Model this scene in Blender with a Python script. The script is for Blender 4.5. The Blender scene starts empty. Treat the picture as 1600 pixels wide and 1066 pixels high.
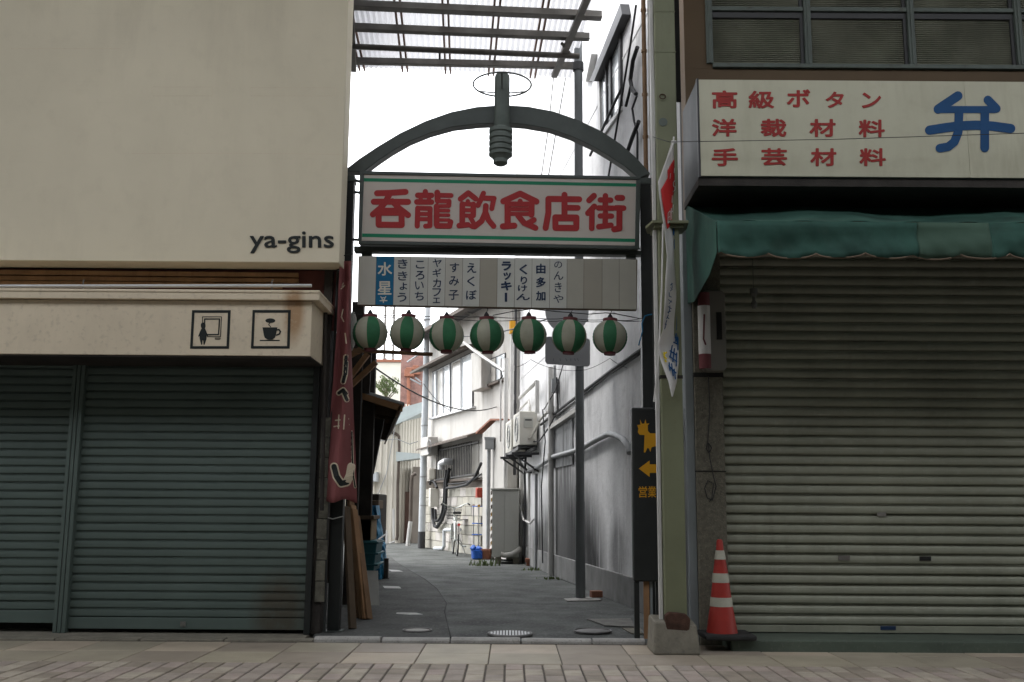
import bpy, bmesh, math, random
from mathutils import Vector, Matrix
random.seed(7)
sc = bpy.context.scene
R = math.radians

# ------------------------------------------------------------------ camera
FPX, PITCH, ROLL, CAMZ = 1556.0, R(9.38), R(0.4), 1.0
def ray(px, py):
    u = px - 800.0; v = 533.0 - py
    a = u*math.cos(ROLL) - v*math.sin(ROLL); b = u*math.sin(ROLL) + v*math.cos(ROLL)
    return Vector((a, FPX*math.cos(PITCH) - b*math.sin(PITCH), FPX*math.sin(PITCH) + b*math.cos(PITCH)))
CAM = Vector((0, 0, CAMZ))
cam_d = bpy.data.cameras.new('camera'); cam = bpy.data.objects.new('camera', cam_d)
sc.collection.objects.link(cam); sc.camera = cam
cam_d.sensor_width = 36.0; cam_d.lens = FPX/1600.0*36.0; cam_d.clip_end = 2000; cam_d.clip_start = 0.05
right = (ray(801, 533) - ray(800, 533)).normalized(); up = (ray(800, 532) - ray(800, 533)).normalized()
fw = ray(800, 533).normalized()
m = Matrix.Identity(4)
for i in range(3):
    m[i][0] = right[i]; m[i][1] = up[i]; m[i][2] = -fw[i]; m[i][3] = CAM[i]
cam.matrix_world = m

# ------------------------------------------------------------------ world, sun, exposure
SUN_EL, SUN_AZ = R(58), R(-75)           # azimuth from +Y, negative = from the left
w = bpy.data.worlds.new('World'); sc.world = w; w.use_nodes = True
nt = w.node_tree; nt.nodes.clear()
sky = nt.nodes.new('ShaderNodeTexSky'); sky.sky_type = 'NISHITA'; sky.sun_disc = False
sky.sun_elevation = SUN_EL; sky.sun_rotation = SUN_AZ; sky.air_density = 1.0; sky.dust_density = 1.0
hs = nt.nodes.new('ShaderNodeHueSaturation'); hs.inputs['Saturation'].default_value = 0.12
bg = nt.nodes.new('ShaderNodeBackground'); bg.inputs['Strength'].default_value = 0.15
wo = nt.nodes.new('ShaderNodeOutputWorld')
nt.links.new(sky.outputs[0], hs.inputs['Color']); nt.links.new(hs.outputs[0], bg.inputs['Color'])
nt.links.new(bg.outputs[0], wo.inputs['Surface'])
sd = bpy.data.lights.new('sun', 'SUN'); sd.energy = 0.4; sd.angle = R(20); sd.color = (1.0, 0.97, 0.93)
sun = bpy.data.objects.new('sun', sd); sc.collection.objects.link(sun)
sv = Vector((math.sin(SUN_AZ)*math.cos(SUN_EL), math.cos(SUN_AZ)*math.cos(SUN_EL), math.sin(SUN_EL)))
sun.rotation_euler = sv.to_track_quat('Z', 'Y').to_euler(); sun.location = (0, 0, 20)
sc.view_settings.view_transform = 'Standard'; sc.view_settings.look = 'None'
sc.view_settings.gamma = 1.0; sc.view_settings.use_curve_mapping = False
sc.view_settings.exposure = 2.3

# ------------------------------------------------------------------ helpers
class Plane:
    """a real vertical or horizontal surface of the place; a pixel gives a direction, the plane the distance"""
    def __init__(s, p, n):
        s.p = Vector(p); s.n = Vector(n).normalized()
        if s.n.dot(CAM - s.p) < 0: s.n = -s.n
    def pt(s, px, py, o=0.0):
        d = ray(px, py); t = ((s.p + s.n*o) - CAM).dot(s.n)/d.dot(s.n)
        return CAM + d*t
def FR(Y): return Plane((0, Y, 0), (0, -1, 0))
def LV(z): return Plane((0, 0, z), (0, 0, 1))
GROUND = LV(0.0)
def gnd(px, py, z=0.0): return LV(z).pt(px, py)

class MB:
    def __init__(s): s.v = []; s.f = []; s.mi = []; s.m = 0
    def add(s, vs, fs):
        b = len(s.v); s.v += [Vector(v) for v in vs]
        for f in fs: s.f.append([b+i for i in f]); s.mi.append(s.m)
        return s
    def box(s, x0, x1, y0, y1, z0, z1):
        return s.add([(x0,y0,z0),(x1,y0,z0),(x1,y1,z0),(x0,y1,z0),(x0,y0,z1),(x1,y0,z1),(x1,y1,z1),(x0,y1,z1)],
                     [(0,3,2,1),(4,5,6,7),(0,1,5,4),(1,2,6,5),(2,3,7,6),(3,0,4,7)])
    def obox(s, c, h, rot):
        c = Vector(c)
        vs = [c + rot @ Vector((sx*h[0], sy*h[1], sz*h[2])) for sz in (-1,1) for sx, sy in ((-1,-1),(1,-1),(1,1),(-1,1))]
        return s.add(vs, [(0,3,2,1),(4,5,6,7),(0,1,5,4),(1,2,6,5),(2,3,7,6),(3,0,4,7)])
    def bar(s, p0, p1, w, h, upv=(0,0,1)):
        p0 = Vector(p0); p1 = Vector(p1); d = (p1-p0); L = d.length; d.normalize()
        sx = d.cross(Vector(upv))
        if sx.length < 1e-4: sx = d.cross(Vector((1,0,0)))
        sx.normalize(); uz = sx.cross(d)
        rot = Matrix((sx, d, uz)).transposed()
        return s.obox((p0+p1)/2, (w/2, L/2, h/2), rot)
    def prism(s, pts, ext):
        n = len(pts); ext = Vector(ext); pts = [Vector(p) for p in pts]
        return s.add(pts + [p+ext for p in pts], [tuple(range(n)), tuple(range(2*n-1, n-1, -1))] +
                     [(i, i+n, (i+1) % n + n, (i+1) % n) for i in range(n)])
    def tube(s, pts, r, n=8, caps=True):
        pts = [Vector(p) for p in pts]; k = len(pts); rs = r if isinstance(r, (list, tuple)) else [r]*k
        vs = []; fs = []; prev = None
        for i, p in enumerate(pts):
            d = (pts[min(i+1, k-1)] - pts[max(i-1, 0)])
            if d.length < 1e-9: d = Vector((0,0,1))
            d.normalize()
            a = prev - d*prev.dot(d) if prev is not None else d.cross(Vector((0,0,1)))
            if a.length < 1e-3: a = d.cross(Vector((1,0,0)))
            a.normalize(); prev = a; b = d.cross(a)
            vs += [p + (a*math.cos(t*2*math.pi/n) + b*math.sin(t*2*math.pi/n))*rs[i] for t in range(n)]
        for i in range(k-1):
            for t in range(n):
                u = (t+1) % n; fs.append((i*n+t, i*n+u, (i+1)*n+u, (i+1)*n+t))
        if caps: fs += [tuple(range(n-1, -1, -1)), tuple((k-1)*n+t for t in range(n))]
        return s.add(vs, fs)
    def ring(s, c, R_, r, n=32, k=6, ax=(1,0,0), ay=(0,1,0)):
        c = Vector(c); ax = Vector(ax); ay = Vector(ay); az = ax.cross(ay); vs = []; fs = []
        for i in range(n):
            t = 2*math.pi*i/n; d = ax*math.cos(t) + ay*math.sin(t)
            vs += [c + d*(R_ + r*math.cos(q*2*math.pi/k)) + az*r*math.sin(q*2*math.pi/k) for q in range(k)]
        for i in range(n):
            j = (i+1) % n
            fs += [(i*k+q, j*k+q, j*k+(q+1) % k, i*k+(q+1) % k) for q in range(k)]
        return s.add(vs, fs)
    def lathe(s, prof, c, n=24, sx=1.0):
        c = Vector(c); vs = []; fs = []; k = len(prof)
        for i in range(n):
            t = 2*math.pi*i/n
            vs += [c + Vector((r*math.cos(t), r*math.sin(t), z)) for r, z in prof]
        for i in range(n):
            j = (i+1) % n
            fs += [(i*k+q, j*k+q, j*k+q+1, i*k+q+1) for q in range(k-1)]
        fs += [tuple(i*k for i in range(n-1, -1, -1)), tuple(i*k+k-1 for i in range(n))]
        return s.add(vs, fs)
    def poly(s, pl, pxs, o=0.0, th=0.02):
        """outline in photo pixels on plane pl, front at offset o, th thick behind it"""
        return s.prism([pl.pt(x, y, o) for x, y in pxs], -pl.n*th)
    def rect(s, pl, x0, y0, x1, y1, o=0.0, th=0.02):
        return s.poly(pl, [(x0,y0),(x1,y0),(x1,y1),(x0,y1)], o, th)
    def pipe(s, pl, pxs, r, o=0.0, n=8):
        return s.tube([pl.pt(x, y, o) for x, y in pxs], r, n)

WL = {}
def mk(name, mb, mat, parent=None, bevel=0.0, smooth=False, kind=None):
    me = bpy.data.meshes.new(name)
    vs = mb.v; lo = Vector([min(v[i] for v in vs) for i in range(3)]); hi = Vector([max(v[i] for v in vs) for i in range(3)])
    c = (lo+hi)/2; c.z = lo.z
    me.from_pydata([v-c for v in vs], [], mb.f)
    bm = bmesh.new(); bm.from_mesh(me); bmesh.ops.recalc_face_normals(bm, faces=bm.faces); bm.to_mesh(me); bm.free()
    mats = mat if isinstance(mat, (list, tuple)) else [mat]
    for q in mats: me.materials.append(q)
    if len(mats) > 1: me.polygons.foreach_set('material_index', mb.mi)
    if smooth:
        me.polygons.foreach_set('use_smooth', [True]*len(me.polygons)); me.set_sharp_from_angle(angle=R(38))
    return link(name, me, c, parent, bevel, kind)
def link(name, me, wloc, parent=None, bevel=0.0, kind=None, rot=None):
    o = bpy.data.objects.new(name, me); sc.collection.objects.link(o)
    wloc = Vector(wloc)
    if parent is not None: o.parent = parent; o.location = wloc - WL[parent]
    else: o.location = wloc
    WL[o] = wloc
    if rot is not None: o.rotation_euler = rot
    if bevel:
        b = o.modifiers.new('bevel', 'BEVEL'); b.width = bevel; b.segments = 2; b.limit_method = 'ANGLE'; b.angle_limit = R(40)
    if kind: o['kind'] = kind
    return o
def thing(name, label, cat, loc, group=None):
    o = bpy.data.objects.new(name, None); sc.collection.objects.link(o); o.empty_display_size = 0.1
    o.location = loc; WL[o] = Vector(loc); o['label'] = label; o['category'] = cat
    if group: o['group'] = group
    return o
def tag(o, label, cat, group=None):
    o['label'] = label; o['category'] = cat
    if group: o['group'] = group
    return o
def struct(name, mb, mat, **k): return mk(name, mb, mat, kind='structure', **k)

# ------------------------------------------------------------------ materials
def mat(name, col, rough=0.6, metal=0.0, var=0.12, vs=2.5, streak=0.0, scol=(0.03,0.03,0.03), sscale=5.0, sthr=0.5,
        speck=0.0, spc=(0.02,0.02,0.02), pscale=60.0, bump=0.0, bscale=80.0, trans=0.0, spots=(), col2=None, spec=0.35, zs=0.18, spot_z=1.0, hscr=0.0, hcol=(0.5,0.5,0.45)):
    M = bpy.data.materials.new(name); M.use_nodes = True; t = M.node_tree; N = t.nodes; L = t.links
    b = N['Principled BSDF']; b.inputs['Roughness'].default_value = rough; b.inputs['Metallic'].default_value = metal
    b.inputs['Specular IOR Level'].default_value = spec
    geo = N.new('ShaderNodeNewGeometry')
    def noise(scale, detail=4.0, vec=None, rgh=0.6):
        n = N.new('ShaderNodeTexNoise'); n.inputs['Scale'].default_value = scale; n.inputs['Detail'].default_value = detail
        n.inputs['Roughness'].default_value = rgh
        L.new(vec if vec is not None else geo.outputs['Position'], n.inputs['Vector']); return n.outputs['Fac']
    def ramp(fac, lo, hi):
        r = N.new('ShaderNodeMapRange'); r.inputs['From Min'].default_value = lo; r.inputs['From Max'].default_value = hi
        L.new(fac, r.inputs['Value']); return r.outputs['Result']
    def mul(a, k):
        q = N.new('ShaderNodeMath'); q.operation = 'MULTIPLY'
        L.new(a, q.inputs[0])
        if isinstance(k, (int, float)): q.inputs[1].default_value = k
        else: L.new(k, q.inputs[1])
        return q.outputs[0]
    def mix(fac, a, c):
        x = N.new('ShaderNodeMix'); x.data_type = 'RGBA'
        if isinstance(fac, (int, float)): x.inputs['Factor'].default_value = fac
        else: L.new(fac, x.inputs['Factor'])
        for sck, val in ((x.inputs['A'], a), (x.inputs['B'], c)):
            if isinstance(val, tuple): sck.default_value = (*val[:3], 1)
            else: L.new(val, sck)
        return x.outputs['Result']
    dk = tuple(max(0, c*(1-var)) for c in col); lt = tuple(min(1, c*(1+var)) for c in (col2 or col))
    c = mix(ramp(noise(vs), 0.3, 0.7), dk, lt)
    if streak > 0:
        mp = N.new('ShaderNodeMapping'); mp.inputs['Scale'].default_value = (1, 1, zs)
        L.new(geo.outputs['Position'], mp.inputs['Vector'])
        f = ramp(noise(sscale, 5, mp.outputs[0], 0.65), sthr, sthr+0.25)
        f2 = ramp(noise(0.9, 2), 0.35, 0.65)
        c = mix(mul(mul(f, f2), streak), c, scol)
    if speck > 0:
        c = mix(mul(ramp(noise(pscale, 3), 0.55, 0.72), speck), c, spc)
    if hscr > 0:                            # long horizontal scuffs
        mh = N.new('ShaderNodeMapping'); mh.inputs['Scale'].default_value = (1.6, 1, 45); L.new(geo.outputs['Position'], mh.inputs['Vector'])
        c = mix(mul(mul(ramp(noise(1.0, 5, mh.outputs[0], 0.7), 0.60, 0.72), ramp(noise(1.1, 3), 0.42, 0.62)), hscr), c, hcol)
    for (p, rad, sc_, thr) in spots:       # stains with a place and shape of their own: centre, radii, colour
        mp = N.new('ShaderNodeMapping'); mp.vector_type = 'POINT'
        mp.inputs['Location'].default_value = tuple(-p[i]/rad[i] for i in range(3)); mp.inputs['Scale'].default_value = tuple(1/q for q in rad)
        L.new(geo.outputs['Position'], mp.inputs['Vector'])
        ln = N.new('ShaderNodeVectorMath'); ln.operation = 'LENGTH'; L.new(mp.outputs[0], ln.inputs[0])
        d = ramp(ln.outputs['Value'], 1.0, 0.45)
        mq = N.new('ShaderNodeMapping'); mq.inputs['Scale'].default_value = (1, 1, spot_z); L.new(geo.outputs['Position'], mq.inputs['Vector'])
        nn = ramp(noise(9, 6, mq.outputs[0], 0.7), 0.15, 0.50)
        c = mix(mul(mul(d, nn), thr), c, sc_)
    L.new(c, b.inputs['Base Color'])
    if bump > 0:
        bp = N.new('ShaderNodeBump'); bp.inputs['Strength'].default_value = bump; bp.inputs['Distance'].default_value = 0.01
        L.new(noise(bscale, 4), bp.inputs['Height']); L.new(bp.outputs[0], b.inputs['Normal'])
    if trans > 0:
        tr = N.new('ShaderNodeBsdfTranslucent'); L.new(c, tr.inputs['Color'])
        mx = N.new('ShaderNodeMixShader'); mx.inputs[0].default_value = trans
        L.new(b.outputs[0], mx.inputs[1]); L.new(tr.outputs[0], mx.inputs[2]); L.new(mx.outputs[0], N['Material Output'].inputs['Surface'])
    return M
def glassy(name, col, rough=0.15):
    M = mat(name, col, rough=rough, var=0.25, vs=1.3, spec=0.8); return M
def print_mat(name, col, rough=0.55): return mat(name, col, rough=rough, var=0.08, vs=8)

M_ASPH = mat('asphalt', (0.066,0.071,0.067), 0.85, var=0.45, vs=2.2, col2=(0.085,0.09,0.085), speck=0.9, spc=(0.19,0.195,0.185), pscale=34, bump=1.0, bscale=36, hscr=0.35, hcol=(0.03,0.032,0.03))
M_ASPH2 = mat('asphalt_old', (0.058,0.06,0.057), 0.85, var=0.45, vs=2.6, speck=0.8, spc=(0.15,0.155,0.145), pscale=32, bump=1.0, bscale=36)
M_GROUND = mat('ground_concrete', (0.16,0.155,0.15), 0.9, var=0.25, vs=0.8, speck=0.4, pscale=90, bump=0.3)
M_TILE = mat('paving_tile', (0.33,0.29,0.26), 0.62, var=0.16, vs=3.5, speck=0.3, spc=(0.12,0.11,0.10), pscale=120, bump=0.15, bscale=140, streak=0)
M_BRICKP = mat('paving_brick_low_bounce', (0.15,0.125,0.11), 0.75, var=0.22, vs=9, speck=0.4, spc=(0.12,0.1,0.09), pscale=150, bump=0.3, bscale=200)  # for the unseen field only: darkened to cut bounced light
M_MORTAR = mat('mortar', (0.12,0.105,0.09), 0.95, var=0.2, vs=10, bump=0.3)
M_KERB = mat('kerb_concrete', (0.36,0.35,0.33), 0.85, var=0.22, vs=6, speck=0.5, spc=(0.1,0.1,0.09), pscale=60, bump=0.4)
M_WHITE = mat('painted_wall', (0.72,0.65,0.50), 0.7, var=0.06, vs=0.8, hscr=0.12, hcol=(0.5,0.44,0.33), speck=0.10, spc=(0.48,0.42,0.31), pscale=7, streak=0.28, scol=(0.46,0.41,0.31), sscale=3, bump=0.05, bscale=40)
M_FASC = mat('painted_fascia', (0.70,0.60,0.45), 0.65, var=0.06, vs=2, streak=0.25, scol=(0.36,0.31,0.25), sscale=9, speck=0.25, spc=(0.25,0.2,0.15), pscale=25, bump=0.08, bscale=60,
             spots=((( -1.66,7.45,2.45),(0.10,0.6,0.30),(0.33,0.16,0.05),0.75),))
M_SHUT_L = mat('shutter_green_grey', (0.095,0.125,0.112), 0.5, var=0.1, vs=1.4, streak=0.25, scol=(0.06,0.07,0.06), sscale=6, bump=0.10, bscale=9, hscr=0.3, hcol=(0.17,0.19,0.17),
               spots=(((-1.80,7.99,0.17),(0.26,0.5,0.36),(0.06,0.03,0.012),0.6),))
M_SHUT_R = mat('shutter_grey', (0.265,0.27,0.21), 0.42, var=0.16, vs=1.6, hscr=0.7, hcol=(0.55,0.54,0.46), streak=0.45, scol=(0.13,0.13,0.10), sscale=7, speck=0.2, spc=(0.42,0.42,0.36), pscale=18, bump=0.05, bscale=30)
M_BLACK = mat('black_paint', (0.02,0.022,0.021), 0.5, var=0.2, vs=5)  # also on the gate posts, where it stands in for missing glare
M_DARK = mat('dark_timber', (0.035,0.03,0.026), 0.8, var=0.35, vs=5, streak=0.5, scol=(0.015,0.013,0.012), sscale=14, bump=0.3, bscale=50)
M_GATE = mat('gate_green_black', (0.06,0.072,0.066), 0.42, var=0.2, vs=4, streak=0.3, scol=(0.09,0.1,0.09), sscale=12, bump=0.05)
M_ORNA = mat('ornament_grey_green', (0.13,0.155,0.14), 0.5, var=0.15, vs=8, streak=0.4, scol=(0.06,0.07,0.06), sscale=15, bump=0.1)
M_SIGN = mat('sign_acrylic', (0.72,0.65,0.59), 0.4, var=0.05, vs=1.5, streak=0.2, scol=(0.42,0.37,0.33), sscale=5, trans=0.3)
M_RED = print_mat('red_lettering', (0.34,0.016,0.018)); M_REDS = print_mat('dark_red_lettering', (0.30,0.022,0.018))
M_GREEN = print_mat('green_stripe', (0.0,0.19,0.09)); M_NAVY = print_mat('navy_lettering', (0.012,0.03,0.075))
M_BLUE = print_mat('blue_panel', (0.0,0.115,0.24)); M_BLUEB = print_mat('blue_lettering', (0.0,0.055,0.17))
M_CREAM = print_mat('cream_print', (0.6,0.58,0.5)); M_INK = print_mat('black_print', (0.012,0.016,0.015))
M_STRIP = [mat('name_strip_%d' % i, c, 0.45, var=0.05, vs=3, streak=0.15, scol=(0.4,0.38,0.33), sscale=10, trans=0.3) for i, c in
           enumerate(((0.62,0.60,0.54),(0.46,0.43,0.36),(0.66,0.66,0.61),(0.52,0.50,0.43)))]
M_LG = mat('lantern_green', (0.045,0.19,0.09), 0.6, var=0.25, vs=7, trans=0.35)
M_LW = mat('lantern_white', (0.44,0.43,0.34), 0.6, var=0.16, vs=7, trans=0.3)
M_LR = mat('lantern_red', (0.15,0.04,0.045), 0.6, var=0.2, vs=10)
M_COL = mat('column_olive', (0.165,0.175,0.105), 0.5, var=0.08, vs=3, streak=0.3, scol=(0.11,0.11,0.07), sscale=14, speck=0.12, spc=(0.12,0.09,0.05), pscale=14)
M_CONC = mat('concrete', (0.19,0.175,0.14), 0.9, var=0.25, vs=7, speck=0.5, spc=(0.1,0.09,0.08), pscale=35, bump=0.5, bscale=40)
M_RUST = mat('rust', (0.06,0.03,0.02), 0.9, var=0.4, vs=18, bump=0.7, bscale=60)
M_AWN = mat('awning_green', (0.022,0.075,0.058), 0.8, var=0.35, vs=2.5, col2=(0.032,0.09,0.07), speck=0.3, spc=(0.05,0.085,0.065), pscale=6, streak=0.6, scol=(0.012,0.03,0.026), sscale=5, bump=0.15, bscale=18, trans=0.1)
M_AWN2 = mat('awning_patch', (0.055,0.105,0.075), 0.75, var=0.12, vs=3, bump=0.15, bscale=18, trans=0.1)
M_TRIM = mat('awning_trim', (0.16,0.12,0.085), 0.8)
M_BROWN = mat('brown_wall', (0.115,0.076,0.042), 0.7, var=0.1, vs=2, streak=0.3, scol=(0.1,0.065,0.045), sscale=8)
M_FRAME = mat('window_frame_grey_green', (0.10,0.12,0.105), 0.5, var=0.15, vs=4, speck=0.55, spc=(0.05,0.035,0.02), pscale=10)
M_SIGN2 = mat('sign_panel_right', (0.50,0.485,0.37), 0.45, var=0.05, vs=2, streak=0.5, scol=(0.33,0.30,0.21), sscale=9, sthr=0.44, speck=0.12, spc=(0.3,0.25,0.17), pscale=9)
M_STONE = mat('pier_stone', (0.13,0.12,0.092), 0.85, var=0.25, vs=30, speck=0.7, spc=(0.24,0.22,0.17), pscale=90, bump=0.8, bscale=90)
M_BLUEGREY = mat('blue_grey_metal', (0.20,0.22,0.225), 0.5, streak=0.3, scol=(0.15,0.16,0.16), sscale=10)
M_CONE = mat('cone_red', (0.32,0.03,0.022), 0.5, var=0.15, vs=9, speck=0.15, spc=(0.2,0.03,0.03), pscale=40)
M_REFL = mat('cone_band', (0.42,0.41,0.34), 0.4, var=0.12, vs=14)
M_RUB = mat('rubber', (0.025,0.025,0.025), 0.8, var=0.3, vs=12)
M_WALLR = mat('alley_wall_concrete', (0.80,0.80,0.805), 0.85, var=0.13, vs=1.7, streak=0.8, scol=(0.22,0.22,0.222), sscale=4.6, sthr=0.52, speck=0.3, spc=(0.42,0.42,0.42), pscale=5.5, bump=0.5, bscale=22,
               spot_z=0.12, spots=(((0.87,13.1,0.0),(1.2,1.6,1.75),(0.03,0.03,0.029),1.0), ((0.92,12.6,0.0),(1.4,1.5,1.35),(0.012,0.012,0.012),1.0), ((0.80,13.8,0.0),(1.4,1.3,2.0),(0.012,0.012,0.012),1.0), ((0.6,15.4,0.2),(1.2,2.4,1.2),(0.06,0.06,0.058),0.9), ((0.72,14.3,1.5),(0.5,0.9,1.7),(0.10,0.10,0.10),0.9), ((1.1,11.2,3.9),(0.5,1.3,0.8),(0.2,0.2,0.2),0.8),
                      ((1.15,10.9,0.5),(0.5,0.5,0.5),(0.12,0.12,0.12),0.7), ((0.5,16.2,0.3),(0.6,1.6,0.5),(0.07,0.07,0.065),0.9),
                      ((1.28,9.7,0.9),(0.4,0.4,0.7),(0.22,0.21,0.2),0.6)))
M_PLINTH = mat('plinth_concrete', (0.24,0.24,0.235), 0.9, var=0.25, vs=3, streak=0.7, scol=(0.06,0.06,0.06), sscale=5, sthr=0.45, bump=0.3, bscale=40)
M_PIPEW = mat('pale_pipe', (0.55,0.54,0.52), 0.5, var=0.12, vs=4, streak=0.4, scol=(0.3,0.27,0.23), sscale=9)
M_PIPEG = mat('grey_pipe', (0.30,0.31,0.315), 0.5, var=0.12, vs=4, streak=0.3, scol=(0.16,0.16,0.16), sscale=9)
M_POST = mat('post_paint_grey', (0.20,0.215,0.22), 0.45, var=0.1, vs=3, streak=0.3, scol=(0.11,0.11,0.11), sscale=9)
M_CABLE = mat('cable_black', (0.02,0.02,0.022), 0.6)
M_RUSTP = mat('rust_pipe', (0.26,0.16,0.09), 0.7, var=0.25, vs=6, speck=0.4, spc=(0.12,0.05,0.025), pscale=25)
M_STEEL = mat('weathered_steel', (0.16,0.15,0.135), 0.55, var=0.25, vs=5, streak=0.5, scol=(0.11,0.06,0.035), sscale=6)
M_SHEET = mat('corrugated_plastic', (0.36,0.36,0.37), 0.4, var=0.04, vs=3, trans=0.88)
_n = M_SHEET.node_tree; _o = _n.nodes['Material Output']; _s = _o.inputs['Surface'].links[0].from_socket
_t = _n.nodes.new('ShaderNodeBsdfTransparent'); _x = _n.nodes.new('ShaderNodeMixShader'); _x.inputs[0].default_value = 0.04
_n.links.new(_s, _x.inputs[1]); _n.links.new(_t.outputs[0], _x.inputs[2]); _n.links.new(_x.outputs[0], _o.inputs['Surface'])
M_BATTEN = mat('batten_wood', (0.30,0.19,0.15), 0.8, var=0.2, vs=8)
M_PLASTER = mat('white_plaster', (0.50,0.485,0.455), 0.8, var=0.10, vs=1.5, streak=0.8, scol=(0.27,0.235,0.195), sscale=5, sthr=0.46, bump=0.1, bscale=30)
M_BLOCK = mat('concrete_block', (0.46,0.435,0.39), 0.9, var=0.2, vs=3.5, streak=0.3, scol=(0.26,0.22,0.19), sscale=5, bump=0.4, bscale=60)
M_JOINT = mat('block_joint', (0.25,0.22,0.19), 0.95)
M_EAVE = mat('eave_brown', (0.10,0.08,0.066), 0.75, var=0.2, vs=6)
M_ALU = mat('aluminium', (0.5,0.51,0.52), 0.4, metal=0.3, var=0.08)
M_DKFR = mat('dark_frame', (0.05,0.05,0.052), 0.5)
M_GLASS = glassy('frosted_pane', (0.62,0.66,0.68), 0.12)
M_GLASSD = glassy('curtained_pane', (0.46,0.44,0.40), 0.18)
M_GLASSF = mat('figured_glass', (0.20,0.20,0.15), 0.35, var=0.35, vs=2.2, streak=0.6, scol=(0.10,0.10,0.075), sscale=5, bump=0.5, bscale=70, spec=0.6)
_n = M_GLASSF.node_tree; _b = _n.nodes['Principled BSDF']; _wv = _n.nodes.new('ShaderNodeTexWave'); _wv.bands_direction = 'Z'
_wv.inputs['Scale'].default_value = 18.0; _wv.inputs['Distortion'].default_value = 0.6
_g = _n.nodes.new('ShaderNodeNewGeometry'); _n.links.new(_g.outputs['Position'], _wv.inputs['Vector'])
_bp = _n.nodes.new('ShaderNodeBump'); _bp.inputs['Strength'].default_value = 0.9; _bp.inputs['Distance'].default_value = 0.02
_n.links.new(_wv.outputs['Fac'], _bp.inputs['Height']); _n.links.new(_bp.outputs[0], _b.inputs['Normal'])
M_VOID = mat('dark_interior', (0.015,0.015,0.014), 0.9)
M_ACU = mat('air_unit_paint', (0.62,0.60,0.54), 0.5, var=0.06, vs=3, streak=0.3, scol=(0.38,0.33,0.27), sscale=8)
M_GREYP = mat('grey_panel_paint', (0.30,0.30,0.275), 0.6)
M_CAB = mat('cabinet_paint', (0.47,0.47,0.43), 0.5, var=0.06, vs=3, streak=0.35, scol=(0.3,0.26,0.2), sscale=7, speck=0.1, spc=(0.25,0.15,0.08), pscale=12)
M_SID = mat('cream_siding', (0.62,0.585,0.51), 0.65, var=0.06, vs=1, streak=0.3, scol=(0.48,0.42,0.33), sscale=4)
M_ROOFG = mat('pale_green_roof', (0.50,0.56,0.56), 0.5, var=0.1, vs=1.5, streak=0.2)
M_DOORB = mat('brown_door', (0.16,0.095,0.075), 0.5, var=0.1, vs=3)
M_BRICKR = mat('red_brick', (0.25,0.145,0.125), 0.9, var=0.3, vs=6, speck=0.6, spc=(0.36,0.27,0.25), pscale=11, bump=0.4, bscale=30)
M_UPOLE = mat('utility_pole', (0.50,0.53,0.55), 0.6, var=0.12, vs=3, streak=0.3, scol=(0.33,0.33,0.33), sscale=8)
M_WOOD = [mat('timber_%d' % i, c, 0.75, var=0.22, vs=5, streak=0.5, scol=tuple(q*0.5 for q in c), sscale=22, zs=0.06, bump=0.2, bscale=40) for i, c in
          enumerate(((0.30,0.17,0.085),(0.22,0.13,0.07),(0.36,0.22,0.12),(0.12,0.085,0.055)))]
M_PLANK = mat('plank_orange', (0.30,0.16,0.075), 0.7, var=0.2, vs=4, speck=0.4, spc=(0.16,0.08,0.035), pscale=14)
M_CARD = mat('cardboard', (0.33,0.25,0.16), 0.85, var=0.12, vs=5)
M_TEAL = mat('teal_plastic', (0.03,0.14,0.165), 0.45, var=0.1, vs=5)
M_TARP = mat('blue_tarp', (0.03,0.20,0.36), 0.5, var=0.25, vs=5, bump=0.6, bscale=14)
M_BANNER = mat('banner_red', (0.25,0.08,0.08), 0.75, var=0.15, vs=3, trans=0.15)
M_FLAG = mat('flag_white', (0.72,0.70,0.68), 0.7, var=0.06, vs=5, trans=0.25)
M_FRED = print_mat('flag_red', (0.60,0.03,0.03)); M_YEL = print_mat('yellow', (0.7,0.55,0.02))
M_ORANGE = print_mat('orange_print', (0.55,0.27,0.01)); M_BUCKET = mat('bucket_blue', (0.02,0.10,0.42), 0.4, var=0.15, vs=8)
M_REDBOX = mat('red_box', (0.40,0.06,0.035), 0.45, var=0.1); M_LEAF = mat('leaf', (0.09,0.12,0.045), 0.7, var=0.5, vs=6, trans=0.2)
M_BARK = mat('bark', (0.10,0.08,0.06), 0.9, var=0.3, vs=10)
M_PAINTW = mat('road_paint', (0.52,0.52,0.50), 0.8, var=0.2, vs=9, speck=0.6, spc=(0.12,0.12,0.12), pscale=40)
M_IRON = mat('cast_iron', (0.16,0.155,0.15), 0.55, metal=0.4, var=0.25, vs=10, bump=0.3, bscale=60)
M_TERRA = mat('terracotta', (0.26,0.11,0.07), 0.8, var=0.2, vs=10)

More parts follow.
